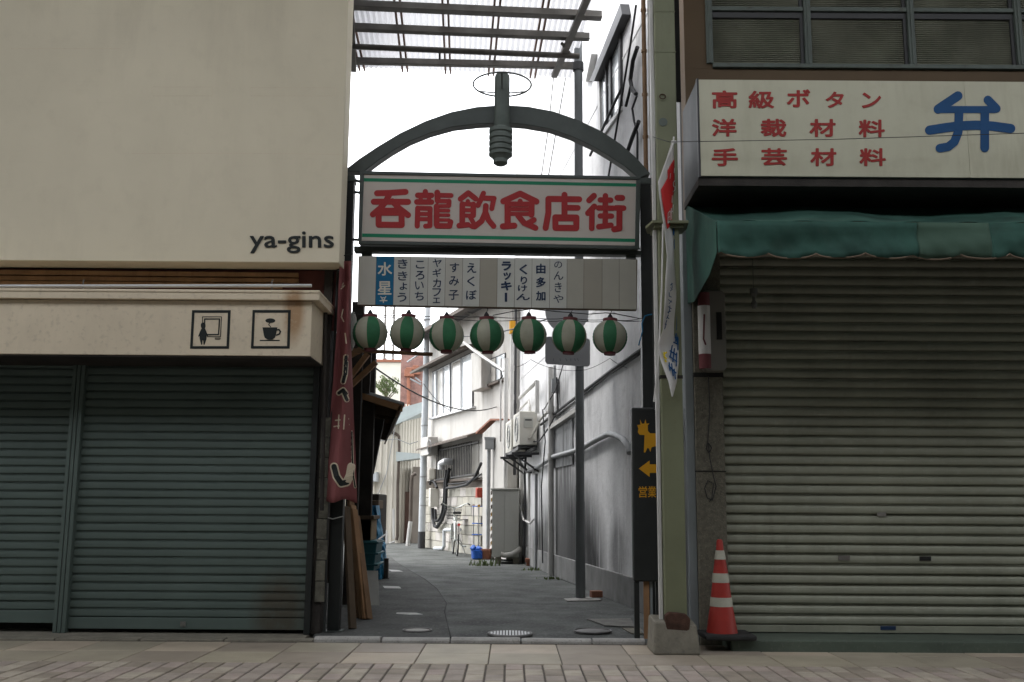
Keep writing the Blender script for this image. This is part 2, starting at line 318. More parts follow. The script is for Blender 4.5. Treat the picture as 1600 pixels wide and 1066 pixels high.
# ------------------------------------------------------------------ lettering
def text_mesh(s):
    cu = bpy.data.curves.new('lettering', 'FONT'); cu.body = s; cu.size = 1.0; cu.extrude = 0.001; cu.resolution_u = 3
    o = bpy.data.objects.new('lettering', cu); sc.collection.objects.link(o)
    dg = bpy.context.evaluated_depsgraph_get(); dg.update()
    me = bpy.data.meshes.new_from_object(o.evaluated_get(dg)); bpy.data.objects.remove(o); bpy.data.curves.remove(cu)
    vs = [v.co.copy() for v in me.vertices]; fs = [tuple(p.vertices) for p in me.polygons]; bpy.data.meshes.remove(me)
    x0 = min(v.x for v in vs); x1 = max(v.x for v in vs); y0 = min(v.y for v in vs); y1 = max(v.y for v in vs)
    return [((v.x-x0)/(x1-x0), (v.y-y0)/(y1-y0), v.z/0.001) for v in vs], fs
def bold_text(s, bold, asp=1.0):
    """glyph in the unit square, w = 0 back .. 1 front; heavier weights are overlaid shifted copies"""
    vs, fs = text_mesh(s); out = []; of = []; bx = bold/asp
    sh = [(0, 0)] if bold <= 0 else [(0, 0)] + [(bx*math.cos(k*math.pi/4), bold*math.sin(k*math.pi/4)) for k in range(8)]
    for i, (dx, dy) in enumerate(sh):
        base = len(out)
        out += [((u*(1-2*bx)+bx+dx), (v*(1-2*bold)+bold+dy), (w+1)/2+i*0.06) for u, v, w in vs]; of += [tuple(base+k for k in f) for f in fs]
    return out, of
def letters(mb, pl, s, rc, bold=0.0, th=0.003, o=0.0):
    """characters s fitted into pixel box rc on plane pl"""
    x0, y0, x1, y1 = rc; vs, fs = bold_text(s, bold, (x1-x0)/(y1-y0))
    return mb.add([pl.pt(x0+(x1-x0)*u, y1+(y0-y1)*v, o) + pl.n*(th*w) for u, v, w in vs], fs)
KK = [0]
def stroke(mb, pl, pts, wpx, o=0.0, th=0.002, fn=None):
    """a brush stroke with round ends along photo pixels on plane pl"""
    for (xa, ya), (xb, yb) in zip(pts[:-1], pts[1:]):
        a = math.atan2(yb-ya, xb-xa); r = wpx/2; KK[0] += 1
        pp = [(xb+r*math.cos(a-math.pi/2+math.pi*i/7), yb+r*math.sin(a-math.pi/2+math.pi*i/7)) for i in range(8)] + \
             [(xa+r*math.cos(a+math.pi/2+math.pi*i/7), ya+r*math.sin(a+math.pi/2+math.pi*i/7)) for i in range(8)]
        off = o + (KK[0] % 17)*0.00012
        mb.prism([pl.pt(x, y, off+th) for x, y in pp] if fn is None else [fn(x, y, off+th) for x, y in pp],
                 -pl.n*th if fn is None else (0, th, 0))
    return mb
def zmap(z, off, scl): return [(off[0]+x/scl, off[1]+y/scl) for x, y in z]

# ================================================================== THE GROUND
g = MB(); g.add([(-300,-300,-0.05),(300,-300,-0.05),(300,300,-0.05),(-300,300,-0.05)], [(0,1,2,3)])
struct('ground', g, M_GROUND)

# paving of the arcade street: two rows of slabs, then small bricks
pv = MB(); pv.box(-9, 9, -9, 7.56, -0.045, -0.008)
pave = struct('pavement', pv, M_MORTAR)
def block_mesh(name, sx, sy, sz, ch, mt):
    b = MB(); hx, hy = sx/2, sy/2
    b.add([(-hx,-hy,-sz),(hx,-hy,-sz),(hx,hy,-sz),(-hx,hy,-sz),(-hx,-hy,-ch),(hx,-hy,-ch),(hx,hy,-ch),(-hx,hy,-ch),
           (-hx+ch,-hy+ch,0),(hx-ch,-hy+ch,0),(hx-ch,hy-ch,0),(-hx+ch,hy-ch,0)],
          [(8,9,10,11),(4,5,9,8),(5,6,10,9),(6,7,11,10),(7,4,8,11),(0,1,5,4),(1,2,6,5),(2,3,7,6),(3,0,4,7)])
    me = bpy.data.meshes.new(name); me.from_pydata(b.v, [], b.f); me.materials.append(mt); return me
def tones(base, nm, n, **k):
    out = []
    for i in range(n):
        f = 1 + (i-(n-1)/2)*0.11; out.append(mat('%s_%d' % (nm, i), tuple(c*f*(1+random.uniform(-.03,.03)) for c in base), **k))
    return out
TILEM = tones((0.36,0.31,0.24), 'slab', 4, rough=0.6, var=0.14, vs=3.0, speck=0.35, spc=(0.13,0.12,0.11), pscale=110, bump=0.15, bscale=140)
BRKM = tones((0.345,0.29,0.245), 'paver', 4, rough=0.75, var=0.18, vs=7, speck=0.4, spc=(0.13,0.1,0.09), pscale=140, bump=0.3, bscale=200)
tme = [block_mesh('tile', 0.468, 0.462, 0.035, 0.003, q) for q in TILEM]
bme = [block_mesh('paver_brick', 0.107, 0.194, 0.035, 0.004, q) for q in BRKM]
for r_ in range(2):
    for i in range(-11, 12):
        y = 7.55 - 0.235 - 0.47*r_
        x = i*0.475 + 0.10 + (0.0 if r_ == 0 else 0.0)
        link('tile', random.choice(tme), (x, y, random.uniform(-.0012, .0012)), pave, rot=(random.uniform(-.002,.002), random.uniform(-.002,.002), 0))
for r_ in range(4):
    for i in range(-30, 31):
        link('paver_brick', random.choice(bme), (i*0.119+0.03, 6.605-0.1-0.2*r_, random.uniform(-.0015, .0015)), pave,
             rot=(random.uniform(-.006,.006), random.uniform(-.006,.006), random.uniform(-.008,.008)))
fb = MB()
for r_ in range(4, 26):
    for i in range(-30, 31): 
        x = i*0.119+0.03; y = 6.505-0.2*r_
        fb.add([(x-.052,y-.096,-.001),(x+.052,y-.096,-.001),(x+.052,y+.096,-.001),(x-.052,y+.096,-.001)], [(0,1,2,3)])
mk('paver_brick_field', fb, M_BRICKP, pave, kind='stuff')  # out of view; its colour is lowered so less light bounces up

# alley road
def alley_sheet(name, outline, z, mt, nx=14, ny=40, amp=0.006):
    b = MB(); rows = []
    for j in range(ny+1):
        t = j/ny; y = outline[0][1] + (outline[-1][1]-outline[0][1])*t
        for a, c in zip(outline[:-1], outline[1:]):
            if a[1] <= y <= c[1]+1e-6:
                q = (y-a[1])/(c[1]-a[1]+1e-9); xl = a[0]+(c[0]-a[0])*q; xr = a[2]+(c[2]-a[2])*q; break
        rows.append([(xl+(xr-xl)*i/nx, y, z+amp*math.sin(1.7*y+0.5*i)*math.sin(0.9*i+y*0.6)) for i in range(nx+1)])
    vs = [p for r in rows for p in r]
    b.add(vs, [(j*(nx+1)+i, j*(nx+1)+i+1, (j+1)*(nx+1)+i+1, (j+1)*(nx+1)+i) for j in range(ny) for i in range(nx)])
    return struct(name, b, mt, smooth=True)
alley_sheet('alley_road', [(-1.5,7.668,1.7),(-1.5,8.3,1.7),(-2.8,8.5,1.7),(-3.0,10,1.5),(-3.4,14,1.1),(-4.2,19,0.6),(-6.5,24,-0.1),(-9,30,-0.5)], 0.0, M_ASPH)
# older strip of asphalt along the left with a wavy edge
e_px = [(703,996),(700,975),(696,955),(697,942),(684,920),(664,905),(641,892),(622,880),(608,868)]
ew = [gnd(x, y, 0.012) for x, y in e_px]
b = MB()
for i in range(len(ew)-1):
    a, c = ew[i], ew[i+1]
    b.add([(max(a.x-1.7, -1.5), a.y, 0.011) if a.y < 9 else (a.x-1.7, a.y, 0.011), (a.x, a.y, 0.011), (c.x, c.y, 0.011), (max(c.x-1.7, -1.5), c.y, 0.011) if c.y < 9 else (c.x-1.7, c.y, 0.011)], [(0,1,2,3)])
struct('old_asphalt_strip', b, M_ASPH2)
b = MB(); b.tube([(p.x+.008*math.sin(p.y*5), p.y, 0.008) for p in ew], [.006,.004,.007,.003,.006,.007,.004,.005,.003], 5); struct('tar_seam', b, M_VOID)

# kerb stones at the alley mouth and concrete edging along the shopfronts
b = MB(); b.box(-9, 1.15, 7.56, 7.66, -0.045, 0.0); kerb = struct('kerb', b, M_MORTAR)
xs = [gnd(p, 1006).x for p in (486, 594, 703, 814, 925, 1008)]
for a, c in zip(xs[:-1], xs[1:]):
    q = MB(); z = 0.036 + random.uniform(-.003, .003)
    q.prism([(a+.006,7.565,-.02),(a+.006,7.565,z-.016),(a+.006,7.58,z-.003),(a+.006,7.61,z),(a+.006,7.655,z-.003),(a+.006,7.665,-.02)], (c-a-.012, 0, 0))
    mk('kerb_stone', q, M_KERB, kerb, bevel=0.004)
xs = [-5.2 + i*0.62 for i in range(6)] + [xs[0]]
for a, c in zip(xs[:-1], xs[1:]):
    q = MB(); q.box(a+.005, c-.005, 7.566, 7.70, -.02, 0.014+random.uniform(-.002,.002)); mk('kerb_stone', q, M_CONC, kerb, bevel=0.006)
b = MB(); b.box(-9, -1.55, 7.70, 8.3, -0.045, 0.004); struct('shopfront_apron', b, M_CONC)

# covers, patches and worn paint in the alley
def disc(mb, c, r, z0, z1, n=28): return mb.lathe([(r, z0), (r, z1-.002), (r-.004, z1)], (c.x, c.y, 0), n)
gc = gnd(797, 994); t = thing('drain_grate', 'round slotted drain cover at the middle of the alley mouth', 'drain cover', (gc.x, gc.y, 0))
b = MB(); b.ring((gc.x, gc.y, 0.016), 0.168, 0.012, 32, 6); mk('rim', b, M_IRON, t, smooth=True)
b = MB(); disc(b, gc, 0.162, 0.0, 0.013); mk('drain_pit', b, M_VOID, t)
for i in range(-6, 7):
    x = i*0.024; h = math.sqrt(max(0, .158**2-x*x)); q = MB(); q.box(gc.x+x-.008, gc.x+x+.008, gc.y-h, gc.y+h, 0.0135, 0.024)
    mk('grate_bar', q, M_ALU, t)
for px, py, r, lab, mt in ((652, 988, 0.10, 'small pale round valve cover left of the slotted drain', M_KERB), (926, 989, 0.135, 'dark round manhole cover right of the slotted drain', M_IRON)):
    c = gnd(px, py); t = thing('manhole_cover', lab, 'manhole cover', (c.x, c.y, 0))
    b = MB(); disc(b, c, r, 0.0, 0.018); mk('lid', b, mt, t, smooth=True)
    b = MB(); b.ring((c.x, c.y, 0.016), r+.012, 0.008, 32, 6); mk('rim', b, M_IRON, t, smooth=True)
def road_patch(name, pxs, mt, lab, z=0.0125):
    b = MB(); b.prism([gnd(x, y, z) for x, y in pxs], (0, 0, -0.006)); struct(name, b, mt)
road_patch('road_paint_mark', [(620,957),(650,957.5),(661,960),(640,960.5),(619,959)], M_PAINTW, '', .0122)
road_patch('road_paint_mark', [(598,915.5),(624,916.5),(627,919.5),(601,919)], M_PAINTW, '', .0122)
road_patch('road_paint_mark', [(606,890),(622,891),(630,893),(612,893)], M_PAINTW, '', .0122)
road_patch('concrete_patch', [(917,967),(985,966),(992,979),(945,977)], mat('patch_concrete', (.17,.165,.15), .9, var=.25, vs=8, speck=.6, spc=(.08,.08,.08), pscale=50, bump=.4), '', 0.0135)
road_patch('concrete_patch', [(972,981),(1000,981),(1008,990),(986,989)], M_CONC, '', 0.013)
# ================================================================== ARCADE ROOF (overhead, shades the street)
b = MB(); b.box(-70, 70, 4.3, 7.55, 6.9, 7.05); b.box(-70, 70, -5, 0.6, 6.9, 7.05)  # roof out of view; gap and length set for how much daylight enters
for x in range(-68, 69, 4): b.box(x-.08, x+.08, 0.6, 4.3, 6.85, 7.0)
tag(mk('arcade_roof', b, M_STEEL), 'arcade roof over the shopping street, its unseen middle gap shaped for the light', 'roof')
b = MB(); b.box(-70, 70, -5.2, -4.9, 0, 7.2)  # unseen shop row, added to block light from behind the camera
for k in range(-17, 18): b.box(k*4-1.6, k*4+1.6, -4.89, -4.85, 0.0, 2.4); b.box(k*4-1.9, k*4+1.9, -4.89, -4.5, 2.6, 3.3)
tag(mk('opposite_light_block', b, M_SHUT_L), 'unseen row of dark shopfronts added opposite to block light', 'building')

# ================================================================== LEFT BUILDING
YW, YF, YS = 7.75, 7.45, 8.0
t = LB = thing('shop_building', 'pale shop building with green grey shutters left of the alley', 'building', (-3.2, 7.9, 0))
PW = FR(YW)
xr = -1.385; zb = PW.pt(300, 409).z
b = MB(); b.box(-30, xr, YW, YW+.25, zb, 7.4); fwall = mk('front_wall', b, M_WHITE, t, bevel=0.006)
for pts in ([(206,240),(360,239.5),(536,241)], [(15,76),(190,76)]):
    b = MB(); b.pipe(PW, pts, 0.0016, -.0004, 5); mk('panel_seam', b, M_FASC, fwall)
for r_ in ((238,136,332,150), (391,137,524,150)):
    b = MB(); x0, y0, x1, y1 = r_
    for q in ([(x0,y0),(x1,y0)], [(x1,y0),(x1,y1)], [(x1,y1),(x0,y1)], [(x0,y1),(x0,y0)]): b.pipe(PW, q, 0.0011, 0.0003, 5)
    mk('patch_outline', b, M_FASC, fwall)
b = MB(); letters(b, PW, 'ya-gins', (390.5, 362, 522, 396), 0.014, 0.006); mk('lettering', b, M_INK, fwall)
# plain body behind, put in to block light
b = MB(); b.prism([(-9,8.0,2.95),(-1.42,8.0,2.95),(-3.6,18.0,2.95),(-9,18,2.95)], (0,0,4.3)); b.prism([(-9,8.25,0),(-1.48,8.25,0),(-3.6,18.0,0),(-9,18,0)], (0,0,2.945))
mk('building_body', b, M_DARK, t)
# recess with planks and pipe
b = MB(); b.box(-9, -1.42, 8.02, 8.05, 2.4, zb-.002); mk('recess_back', b, mat('dark_red_paint', (0.10,0.03,0.025), 0.7, var=0.25, vs=5), t)
PB = FR(7.97)
for (ya, yb2, xe) in ((422.5, 429.5, 466), (431.5, 438, 466), (439, 447, 440)):
    b = MB(); b.poly(PB, [(-40,ya-1),(xe,ya+4),(xe,yb2+3.5),(-40,yb2-1)], 0.0, 0.03); mk('plank', b, M_WOOD[0], t)
b = MB(); b.pipe(FR(7.6), [(-40,447.5),(487,446.5)], 0.013, 0.0, 10); mk('pipe', b, M_ALU, t, smooth=True)
for x in (130, 425):
    b = MB(); b.pipe(FR(7.6), [(x,452),(x,440),(x+2,437)], 0.006, 0.0); mk('pipe_clip', b, M_STEEL, t)
# fascia box
PF = FR(YF); xf = PF.pt(487, 500).x; z0 = PF.pt(250, 555).z; z1 = PF.pt(250, 470).z; z2 = PF.pt(250, 454).z
b = MB(); b.box(-9, xf, YF, 8.04, z0, z1); fas = mk('fascia', b, M_FASC, t, bevel=0.004)
b = MB(); b.box(-9, xf+.06, YF-.045, 8.02, z1+.004, z2); b.box(-9, xf+.064, YF-.052, 8.02, z2-.022, z2-.004); mk('cornice', b, M_FASC, t, bevel=0.003)
b = MB(); b.box(-9, xf+.0, YF+.01, 8.0, z0-.012, z0-.002); mk('soffit', b, M_DARK, t)
# pictograms
Z8 = lambda z: zmap(z, (270, 470), 6.957)
def frame_px(mb, pl, outer, inner, o, th):
    for i in range(4):
        j = (i+1) % 4; mb.poly(pl, [outer[i], outer[j], inner[j], inner[i]], o, th)
b = MB()
frame_px(b, PF, Z8([(210,103),(630,103),(610,522),(187,522)]), Z8([(236,131),(600,131),(584,494),(216,494)]), .003, .0032)
mk('pictogram_frame', b, M_INK, fas)
b = MB(); stroke(b, PF, Z8([(330,262),(331,280)]), 7.2)
b.poly(PF, Z8([(318,293),(345,293),(362,330),(382,378),(378,395),(366,375),(364,420),(344,478),(336,478),(330,430),(322,430),(317,478),(308,478),(294,420),(292,378),(282,393),(277,385),(296,335)]), .003, .003)
mk('pictogram_person', b, M_INK, fas)
b = MB()
for pts, wd in (([(322,255),(323,175),(530,175),(518,391),(378,391)], 1.1), ([(346,245),(347,199),(508,199),(497,368),(380,368)], 1.9), ([(462,406),(514,406),(512,420),(460,420),(462,406)], .7)):
    stroke(b, PF, Z8(pts), wd)
mk('pictogram_picture', b, M_INK, fas)
b = MB()
frame_px(b, PF, Z8([(868,101),(1283,101),(1270,520),(849,520)]), Z8([(893,130),(1253,130),(1242,493),(878,493)]), .003, .0032)
mk('pictogram_frame', b, M_INK, fas)
b = MB()
b.poly(PF, Z8([(975,290),(1137,290),(1118,378),(1108,405),(1080,422),(1030,422),(1000,403),(990,375)]), .003, .003)
stroke(b, PF, Z8([(1130,318),(1155,314),(1170,335),(1158,362),(1128,374)]), 2.2)
stroke(b, PF, Z8([(950,432),(1158,432)]), 1.7)
cx, cy = 1060, 217; b.poly(PF, Z8([(cx+54*math.cos(a*.3491), cy+25*math.sin(a*.3491)) for a in range(18)]), .003, .003)
stroke(b, PF, Z8([(1056,235),(1042,262),(1064,284)]), 1.3)
mk('pictogram_cup', b, M_INK, fas)
# shutters
def slat_mesh(name, wdt, h, mt, prof):
    me = bpy.data.meshes.new(name); n = len(prof); vs = [(-wdt/2, y, z*h) for y, z in prof] + [(wdt/2, y, z*h) for y, z in prof]
    fs = [tuple(range(n)), tuple(range(2*n-1, n-1, -1))] + [(i, (i+1) % n, (i+1) % n+n, i+n) for i in range(n)]
    me.from_pydata(vs, [], fs); me.materials.append(mt); return me
PROF_L = [(0.014,0.0),(0.002,0.02),(-0.003,0.10),(-0.0045,0.45),(-0.003,0.78),(0.001,0.82),(0.011,0.85),(0.011,0.89),(0.003,0.90),(0.003,0.95),(0.014,1.0)]
PROF_R = [(0.016,0.0),(0.0,0.04),(-0.007,0.16),(-0.010,0.40),(-0.007,0.62),(0.0,0.76),(0.008,0.82),(0.014,0.84),(0.014,0.92),(0.004,0.94),(0.016,1.0)]
def shutter(parent, x0, x1, Y, zb_, zt, h, mt, prof, bm_h, bmat):
    s_ = MB(); s_.box(x0+.002, x1-.002, Y+.018, Y+.03, zb_, zt); sh = mk('roller_shutter', s_, M_VOID, parent)
    me = slat_mesh('slat', x1-x0, h, mt, prof); z = zb_+bm_h
    while z < zt:
        link('slat', me, ((x0+x1)/2, Y+random.uniform(-.0012,.0012), z), sh, rot=(random.uniform(-.05,.05) if random.random() < .3 else 0, random.uniform(-.0009,.0009), random.uniform(-.0008,.0008))); z += h
    q = MB(); q.box(x0, x1, Y-.012, Y+.014, zb_, zb_+bm_h-.004); bb = mk('bottom_bar', q, bmat, sh, bevel=0.003)
    return sh, bb
PS = FR(YS); zt = z0+.09
xa = PS.pt(98, 985).x; xb = PS.pt(476, 985).x; xm0 = PS.pt(118, 780).x; xm1 = PS.pt(142, 780).x-.015
xm1 = PS.pt(106, 985).x; xm0 = PS.pt(86, 985).x
sh1, bb1 = shutter(t, xm1, xb, YS, 0.035, zt, 0.0655, M_SHUT_L, PROF_L, 0.09, M_SHUT_L)
sh2, bb2 = shutter(t, -5.6, xm0, YS, 0.075, zt, 0.0655, M_SHUT_L, PROF_L, 0.10, M_SHUT_L)
q = MB(); q.obox((PS.pt(287, 977).x, YS-.017, 0.075), (0.02, 0.004, 0.018), Matrix.Identity(3)); q.tube([(PS.pt(287,977).x,YS-.03,.075),(PS.pt(287,977).x,YS-.015,.075)], .009, 10); mk('lock', q, M_STEEL, bb1)
q = MB()
for a, c in ((xm0+.0, xm0+.03), (xm0+.036, xm1-.036), (xm1-.03, xm1)): q.box(a, c, YS-.05, YS+.03, 0.005, zt)
q.box(xm0+.02, xm1-.02, YS-.035, YS+.03, .005, zt); mk('shutter_mullion', q, M_SHUT_L, t, bevel=0.003)
q = MB(); q.box(xb+.002, xb+.05, YS-.06, YS+.03, 0.005, zt); mk('shutter_guide', q, M_BLACK, t, bevel=.003)
q = MB(); q.box(xb+.052, -1.475, YS-.02, 8.24, 0.005, zb-.01); mk('corner_pier', q, M_DARK, t)
q = MB(); 
for i in range(9):
    zz = .25+i*.16; q.box(xb+.075+random.uniform(-.006,.006), xb+.15+random.uniform(-.01,.01), YS-.035-random.uniform(0,.008), YS-.021, zz, zz+.155)
mk('pier_facing', q, mat('mossy_render', (0.10,0.095,0.075), 0.9, var=0.4, vs=9, speck=0.6, spc=(0.2,0.19,0.15), pscale=25, bump=0.8, bscale=30), t, bevel=.004)
q = MB(); q.tube([(xb+.085,YS-.09,2.6),(xb+.10,YS-.09,1.8),(xb+.115,YS-.085,0.95)], .016, 8); mk('drain_pipe', q, M_DARK, t, smooth=True)

# ================================================================== RIGHT BUILDING
YR = 7.62
t = RB = thing('shop_building', 'dark shop building with brown upper wall and grey shutter right of the alley', 'building', (3.2, 7.9, 0))
PR = FR(YR); xL = PR.pt(1069, 60).x; xP0 = PR.pt(1076, 700).x; xP1 = PR.pt(1130, 700).x
PWN = FR(YR-.06)
zs = PR.pt(1300, 105).z
wx0 = PR.pt(1112, 60).x
b = MB(); b.box(xL, 9, YR, YR+.2, 3.16, zs-.02); b.box(xL, wx0, YR, YR+.2, zs-.019, 7.4); mk('upper_wall', b, M_BROWN, t)
b = MB(); b.box(xL+.0, 9, YR+.45, YR+.5, zs-.1, 7.4); mk('room_back', b, M_VOID, t)
b = MB(); b.prism([(1.47,8.2,0),(9,8.2,0),(9,8.6,0),(1.47,8.6,0)], (0,0,7.4)); mk('building_body', b, M_DARK, t)  # depth of the building, put in to block light
# window band
wb = MB(); wb.box(wx0+.0, 9, YR-.03, YR+.10, zs-.018, zs+.018); win = mk('window_band', wb, M_FRAME, t, bevel=.004)
zr = PR.pt(1300, 15).z
vx = [PR.pt(p, 60).x for p in (1108, 1262, 1424, 1592, 1760)]
for x in vx:
    q = MB(); q.box(x-.027, x+.027, YR-.02, YR+.08, zs+.02, 6.2); q.box(x-.008, x+.008, YR-.03, YR-.02, zs+.02, 6.2); mk('mullion', q, M_FRAME, win, bevel=.003)
for a, c in zip(vx[:-1], vx[1:]):
    q = MB(); q.box(a+.028, c-.028, YR-.01, YR+.07, zr-.018, zr+.018); mk('transom', q, M_FRAME, win, bevel=.003)
    for za, zc in ((zs+.022, zr-.02), (zr+.02, 5.6)):
        q = MB(); q.box(a+.03, c-.03, YR+.035, YR+.04, za, zc); mk('pane', q, M_GLASSF, win)
        q = MB(); q.box(a+.03, c-.03, YR+.012, YR+.034, zc-.05, zc); q.box(c-.055, c-.03, YR+.012, YR+.034, za, zc-.051); mk('sash', q, M_DKFR, win)
# stone pier, metal strip, shutter, step
b = MB(); b.box(xP0+.045, xP1, YR-.06, YR+.3, 0.0, 3.2); pier = mk('stone_pier', b, M_STONE, t, bevel=.006)
zj = PR.pt(1105, 737).z
b = MB(); b.box(xP0+.04, xP1+.004, YR-.064, YR+.2, zj-.004, zj+.004); mk('pier_joint', b, M_VOID, pier)
b = MB(); b.box(xP0+.04, xP1+.004, YR-.064, YR+.2, PR.pt(1105,586).z-.025, PR.pt(1105,586).z+.01); mk('pier_joint', b, M_VOID, pier)
b = MB(); b.box(xP0-.02, xP0+.043, YR-.03, YR+.3, 0.0, 3.2); mk('metal_strip', b, M_BLUEGREY, t, bevel=.004)
PSR = FR(7.66); xs0 = xP1+.002
sh3, bb3 = shutter(t, xs0, 6.2, 7.66, 0.085, 3.15, 0.074, M_SHUT_R, PROF_R, 0.055, M_SHUT_R)
for r_, mt in (((1310,868,1328,876), M_STEEL), ((1437,869.5,1455,876.5), M_VOID), ((1371,801,1385,807), M_STEEL), ((1376,978.5,1400,984.5), M_NAVY)):
    q = MB(); q.rect(PSR, *r_, .016, .006); mk('finger_pull' if mt != M_NAVY else 'maker_plate', q, mt, sh3, bevel=.001)
q = MB(); q.box(xs0-.06, 6.2, 7.25, 7.75, -.02, 0.078); mk('door_step', q, mat('green_step', (0.075,0.095,0.075), 0.6, var=0.2, vs=3, speck=.3, spc=(.2,.2,.18), pscale=40), t, bevel=.008)

# projecting sign box
YSG = 6.98
t = thing('shop_sign', 'long pale box sign with red and blue Japanese characters above the green awning', 'sign', (2.9, YSG, 3.4))
PG = FR(YSG); gx0 = PG.pt(1091, 200).x; gz1 = PG.pt(1340, 125).z; gz0 = PG.pt(1340, 278).z
b = MB(); b.box(gx0, 8, YSG+.012, YR-.005, gz0, gz1); mk('sign_box', b, mat('sign_side', (0.045,0.05,0.052), .6, var=.25, streak=.5, scol=(.10,.10,.10), sscale=8), t, bevel=.004)
jx = PG.pt(1511, 200).x
for a, c in ((gx0+.012, jx-.001), (jx+.001, 8)):
    q = MB(); q.box(a, c, YSG, YSG+.011, gz0+.008, gz1-.006); mk('face_panel', q, M_SIGN2, t, bevel=.001)
q = MB(); q.box(gx0-.004, gx0+.011, YSG-.004, YSG+.03, gz0-.002, gz1+.002); mk('edge_trim', q, M_DKFR, t)
q = MB(); q.box(gx0-.004, 8, YSG+.02, YR-.01, gz0-.06, gz0-.002); mk('underside', q, M_DARK, t)
Z7 = lambda r: (1100+r[0]/5.333, 130+r[1]/5.333, 1100+r[2]/5.333, 130+r[3]/5.333)
for ch, r_ in (('高',(65,62,278,212)),('級',(370,65,585,213)),('ボ',(690,52,885,203)),('タ',(1015,72,1165,208)),('ン',(1315,80,1475,210)),
               ('洋',(65,298,272,447)),('裁',(470,298,687,450)),('材',(878,300,1097,450)),('料',(1287,305,1507,452)),
               ('手',(65,543,283,693)),('芸',(477,543,692,690)),('材',(885,543,1103,693)),('料',(1295,543,1515,693))):
    q = MB(); letters(q, PG, ch, Z7(r_), 0.034, .003); mk('character', q, M_REDS, t)
q = MB(); Z4 = lambda z: zmap(z, (1000, 100), 2.6667)
for pts, wd in (([(1325,133),(1243,188)],14.5),([(1243,190),(1480,190)],11),([(1450,150),(1485,186)],13.5),([(1207,276),(1270,266),(1330,258),(1400,255),(1470,259),(1545,269)],14.5),
                ([(1330,195),(1326,285),(1310,325),(1285,345),(1250,351)],13.5),([(1437,195),(1437,350)],13.5)):
    stroke(q, PG, Z4(pts), wd, .001)
mk('character', q, M_BLUEB, t)

# awning
t = thing('awning', 'faded green canvas awning with scalloped edge over the grey shutter', 'awning', (3, 7.0, 2.6))
YA = 6.47; PA = FR(YA); PAR = FR(YR-.02)
ax0 = PA.pt(1120, 370).x; zt_ = PAR.pt(1300, 321).z; zf = PA.pt(1300, 347).z; zv = PA.pt(1300, 396).z
vs = []; fs = []; NX, NS = 110, 10; ax1 = 7.0
mbs = MB(); mbp = MB()
for i in range(NX+1):
    x = ax0 + (ax1-ax0)*i/NX
    for j in range(NS+1):
        u = j/NS; sag = -0.045*math.sin(math.pi*u)*(0.5+0.5*math.sin(x*4.3+1.2)) + 0.010*math.sin(x*17+u*6)*u 
        vs.append((x, YR-.02 + (YA-YR+.02)*u, zt_ + (zf-zt_)*u + sag))
for i in range(NX):
    for j in range(NS): fs.append((i*(NS+1)+j, (i+1)*(NS+1)+j, (i+1)*(NS+1)+j+1, i*(NS+1)+j+1))
mbs.add(vs, fs); o = mk('canopy_sheet', mbs, M_AWN, t, smooth=True); sm = o.modifiers.new('s', 'SOLIDIFY'); sm.thickness = .004
# valance: scallops of 0.42 m
sc0 = PA.pt(1200, 395).x; scw = PA.pt(1275, 395).x - sc0
def val_z(x): return zv - 0.035*abs(math.sin(math.pi*(x-sc0)/scw))**0.55
def valance(xa_, xb_, mt, nm):
    q = MB(); n = max(6, int((xb_-xa_)/0.02)); vs = []; fs = []; K = 7
    for i in range(n+1):
        x = xa_+(xb_-xa_)*i/n; zb_ = val_z(x)
        for j in range(K):
            u = j/(K-1); vs.append((x, YA + .018*math.sin(x*7+1)*u + .010*math.sin(x*23+u*5)*u + .006*math.sin(x*41-u*9)*u - .004 + 0.022*math.sin(u*4.2+x*2.6)*math.sin(math.pi*u), zf + (zb_-zf)*u))
    for i in range(n):
        for j in range(K-1): fs.append((i*K+j, (i+1)*K+j, (i+1)*K+j+1, i*K+j+1))
    q.add(vs, fs); o = mk(nm, q, mt, t, smooth=True); s_ = o.modifiers.new('s', 'SOLIDIFY'); s_.thickness = .004; return o
px_ = [PA.pt(p, 370).x for p in (1434, 1546)]
valance(ax0, px_[0], M_AWN, 'valance'); valance(px_[0], px_[1], M_AWN2, 'valance_patch'); valance(px_[1], ax1, M_AWN, 'valance')
q = MB(); n = int((ax1-ax0)/.02)
q.tube([(ax0+(ax1-ax0)*i/n, YA-.006+.018*math.sin((ax0+(ax1-ax0)*i/n)*7+1), val_z(ax0+(ax1-ax0)*i/n)) for i in range(n+1)], .006, 6); mk('edge_trim', q, M_TRIM, t, smooth=True)
q = MB(); q.prism([(ax0,YR-.03,zt_-.004),(ax0,YA,zf-.003),(ax0,YA,zv),(ax0,YA+.25,zv-.09),(ax0,YR-.3,zv-.16),(ax0,YR-.03,zv-.12)], (-.004,0,0)); mk('side_flap', q, M_AWN, t)
q = MB(); q.box(ax0, ax1, YA+.012, YA+.04, zf-.035, zf-.008); mk('front_rail', q, M_STEEL, t)
q = MB(); q.box(xL+.3, 8, YR-.05, YR-.001, zt_+.02, gz0-.062); mk('shutter_housing', q, M_DARK, RB)
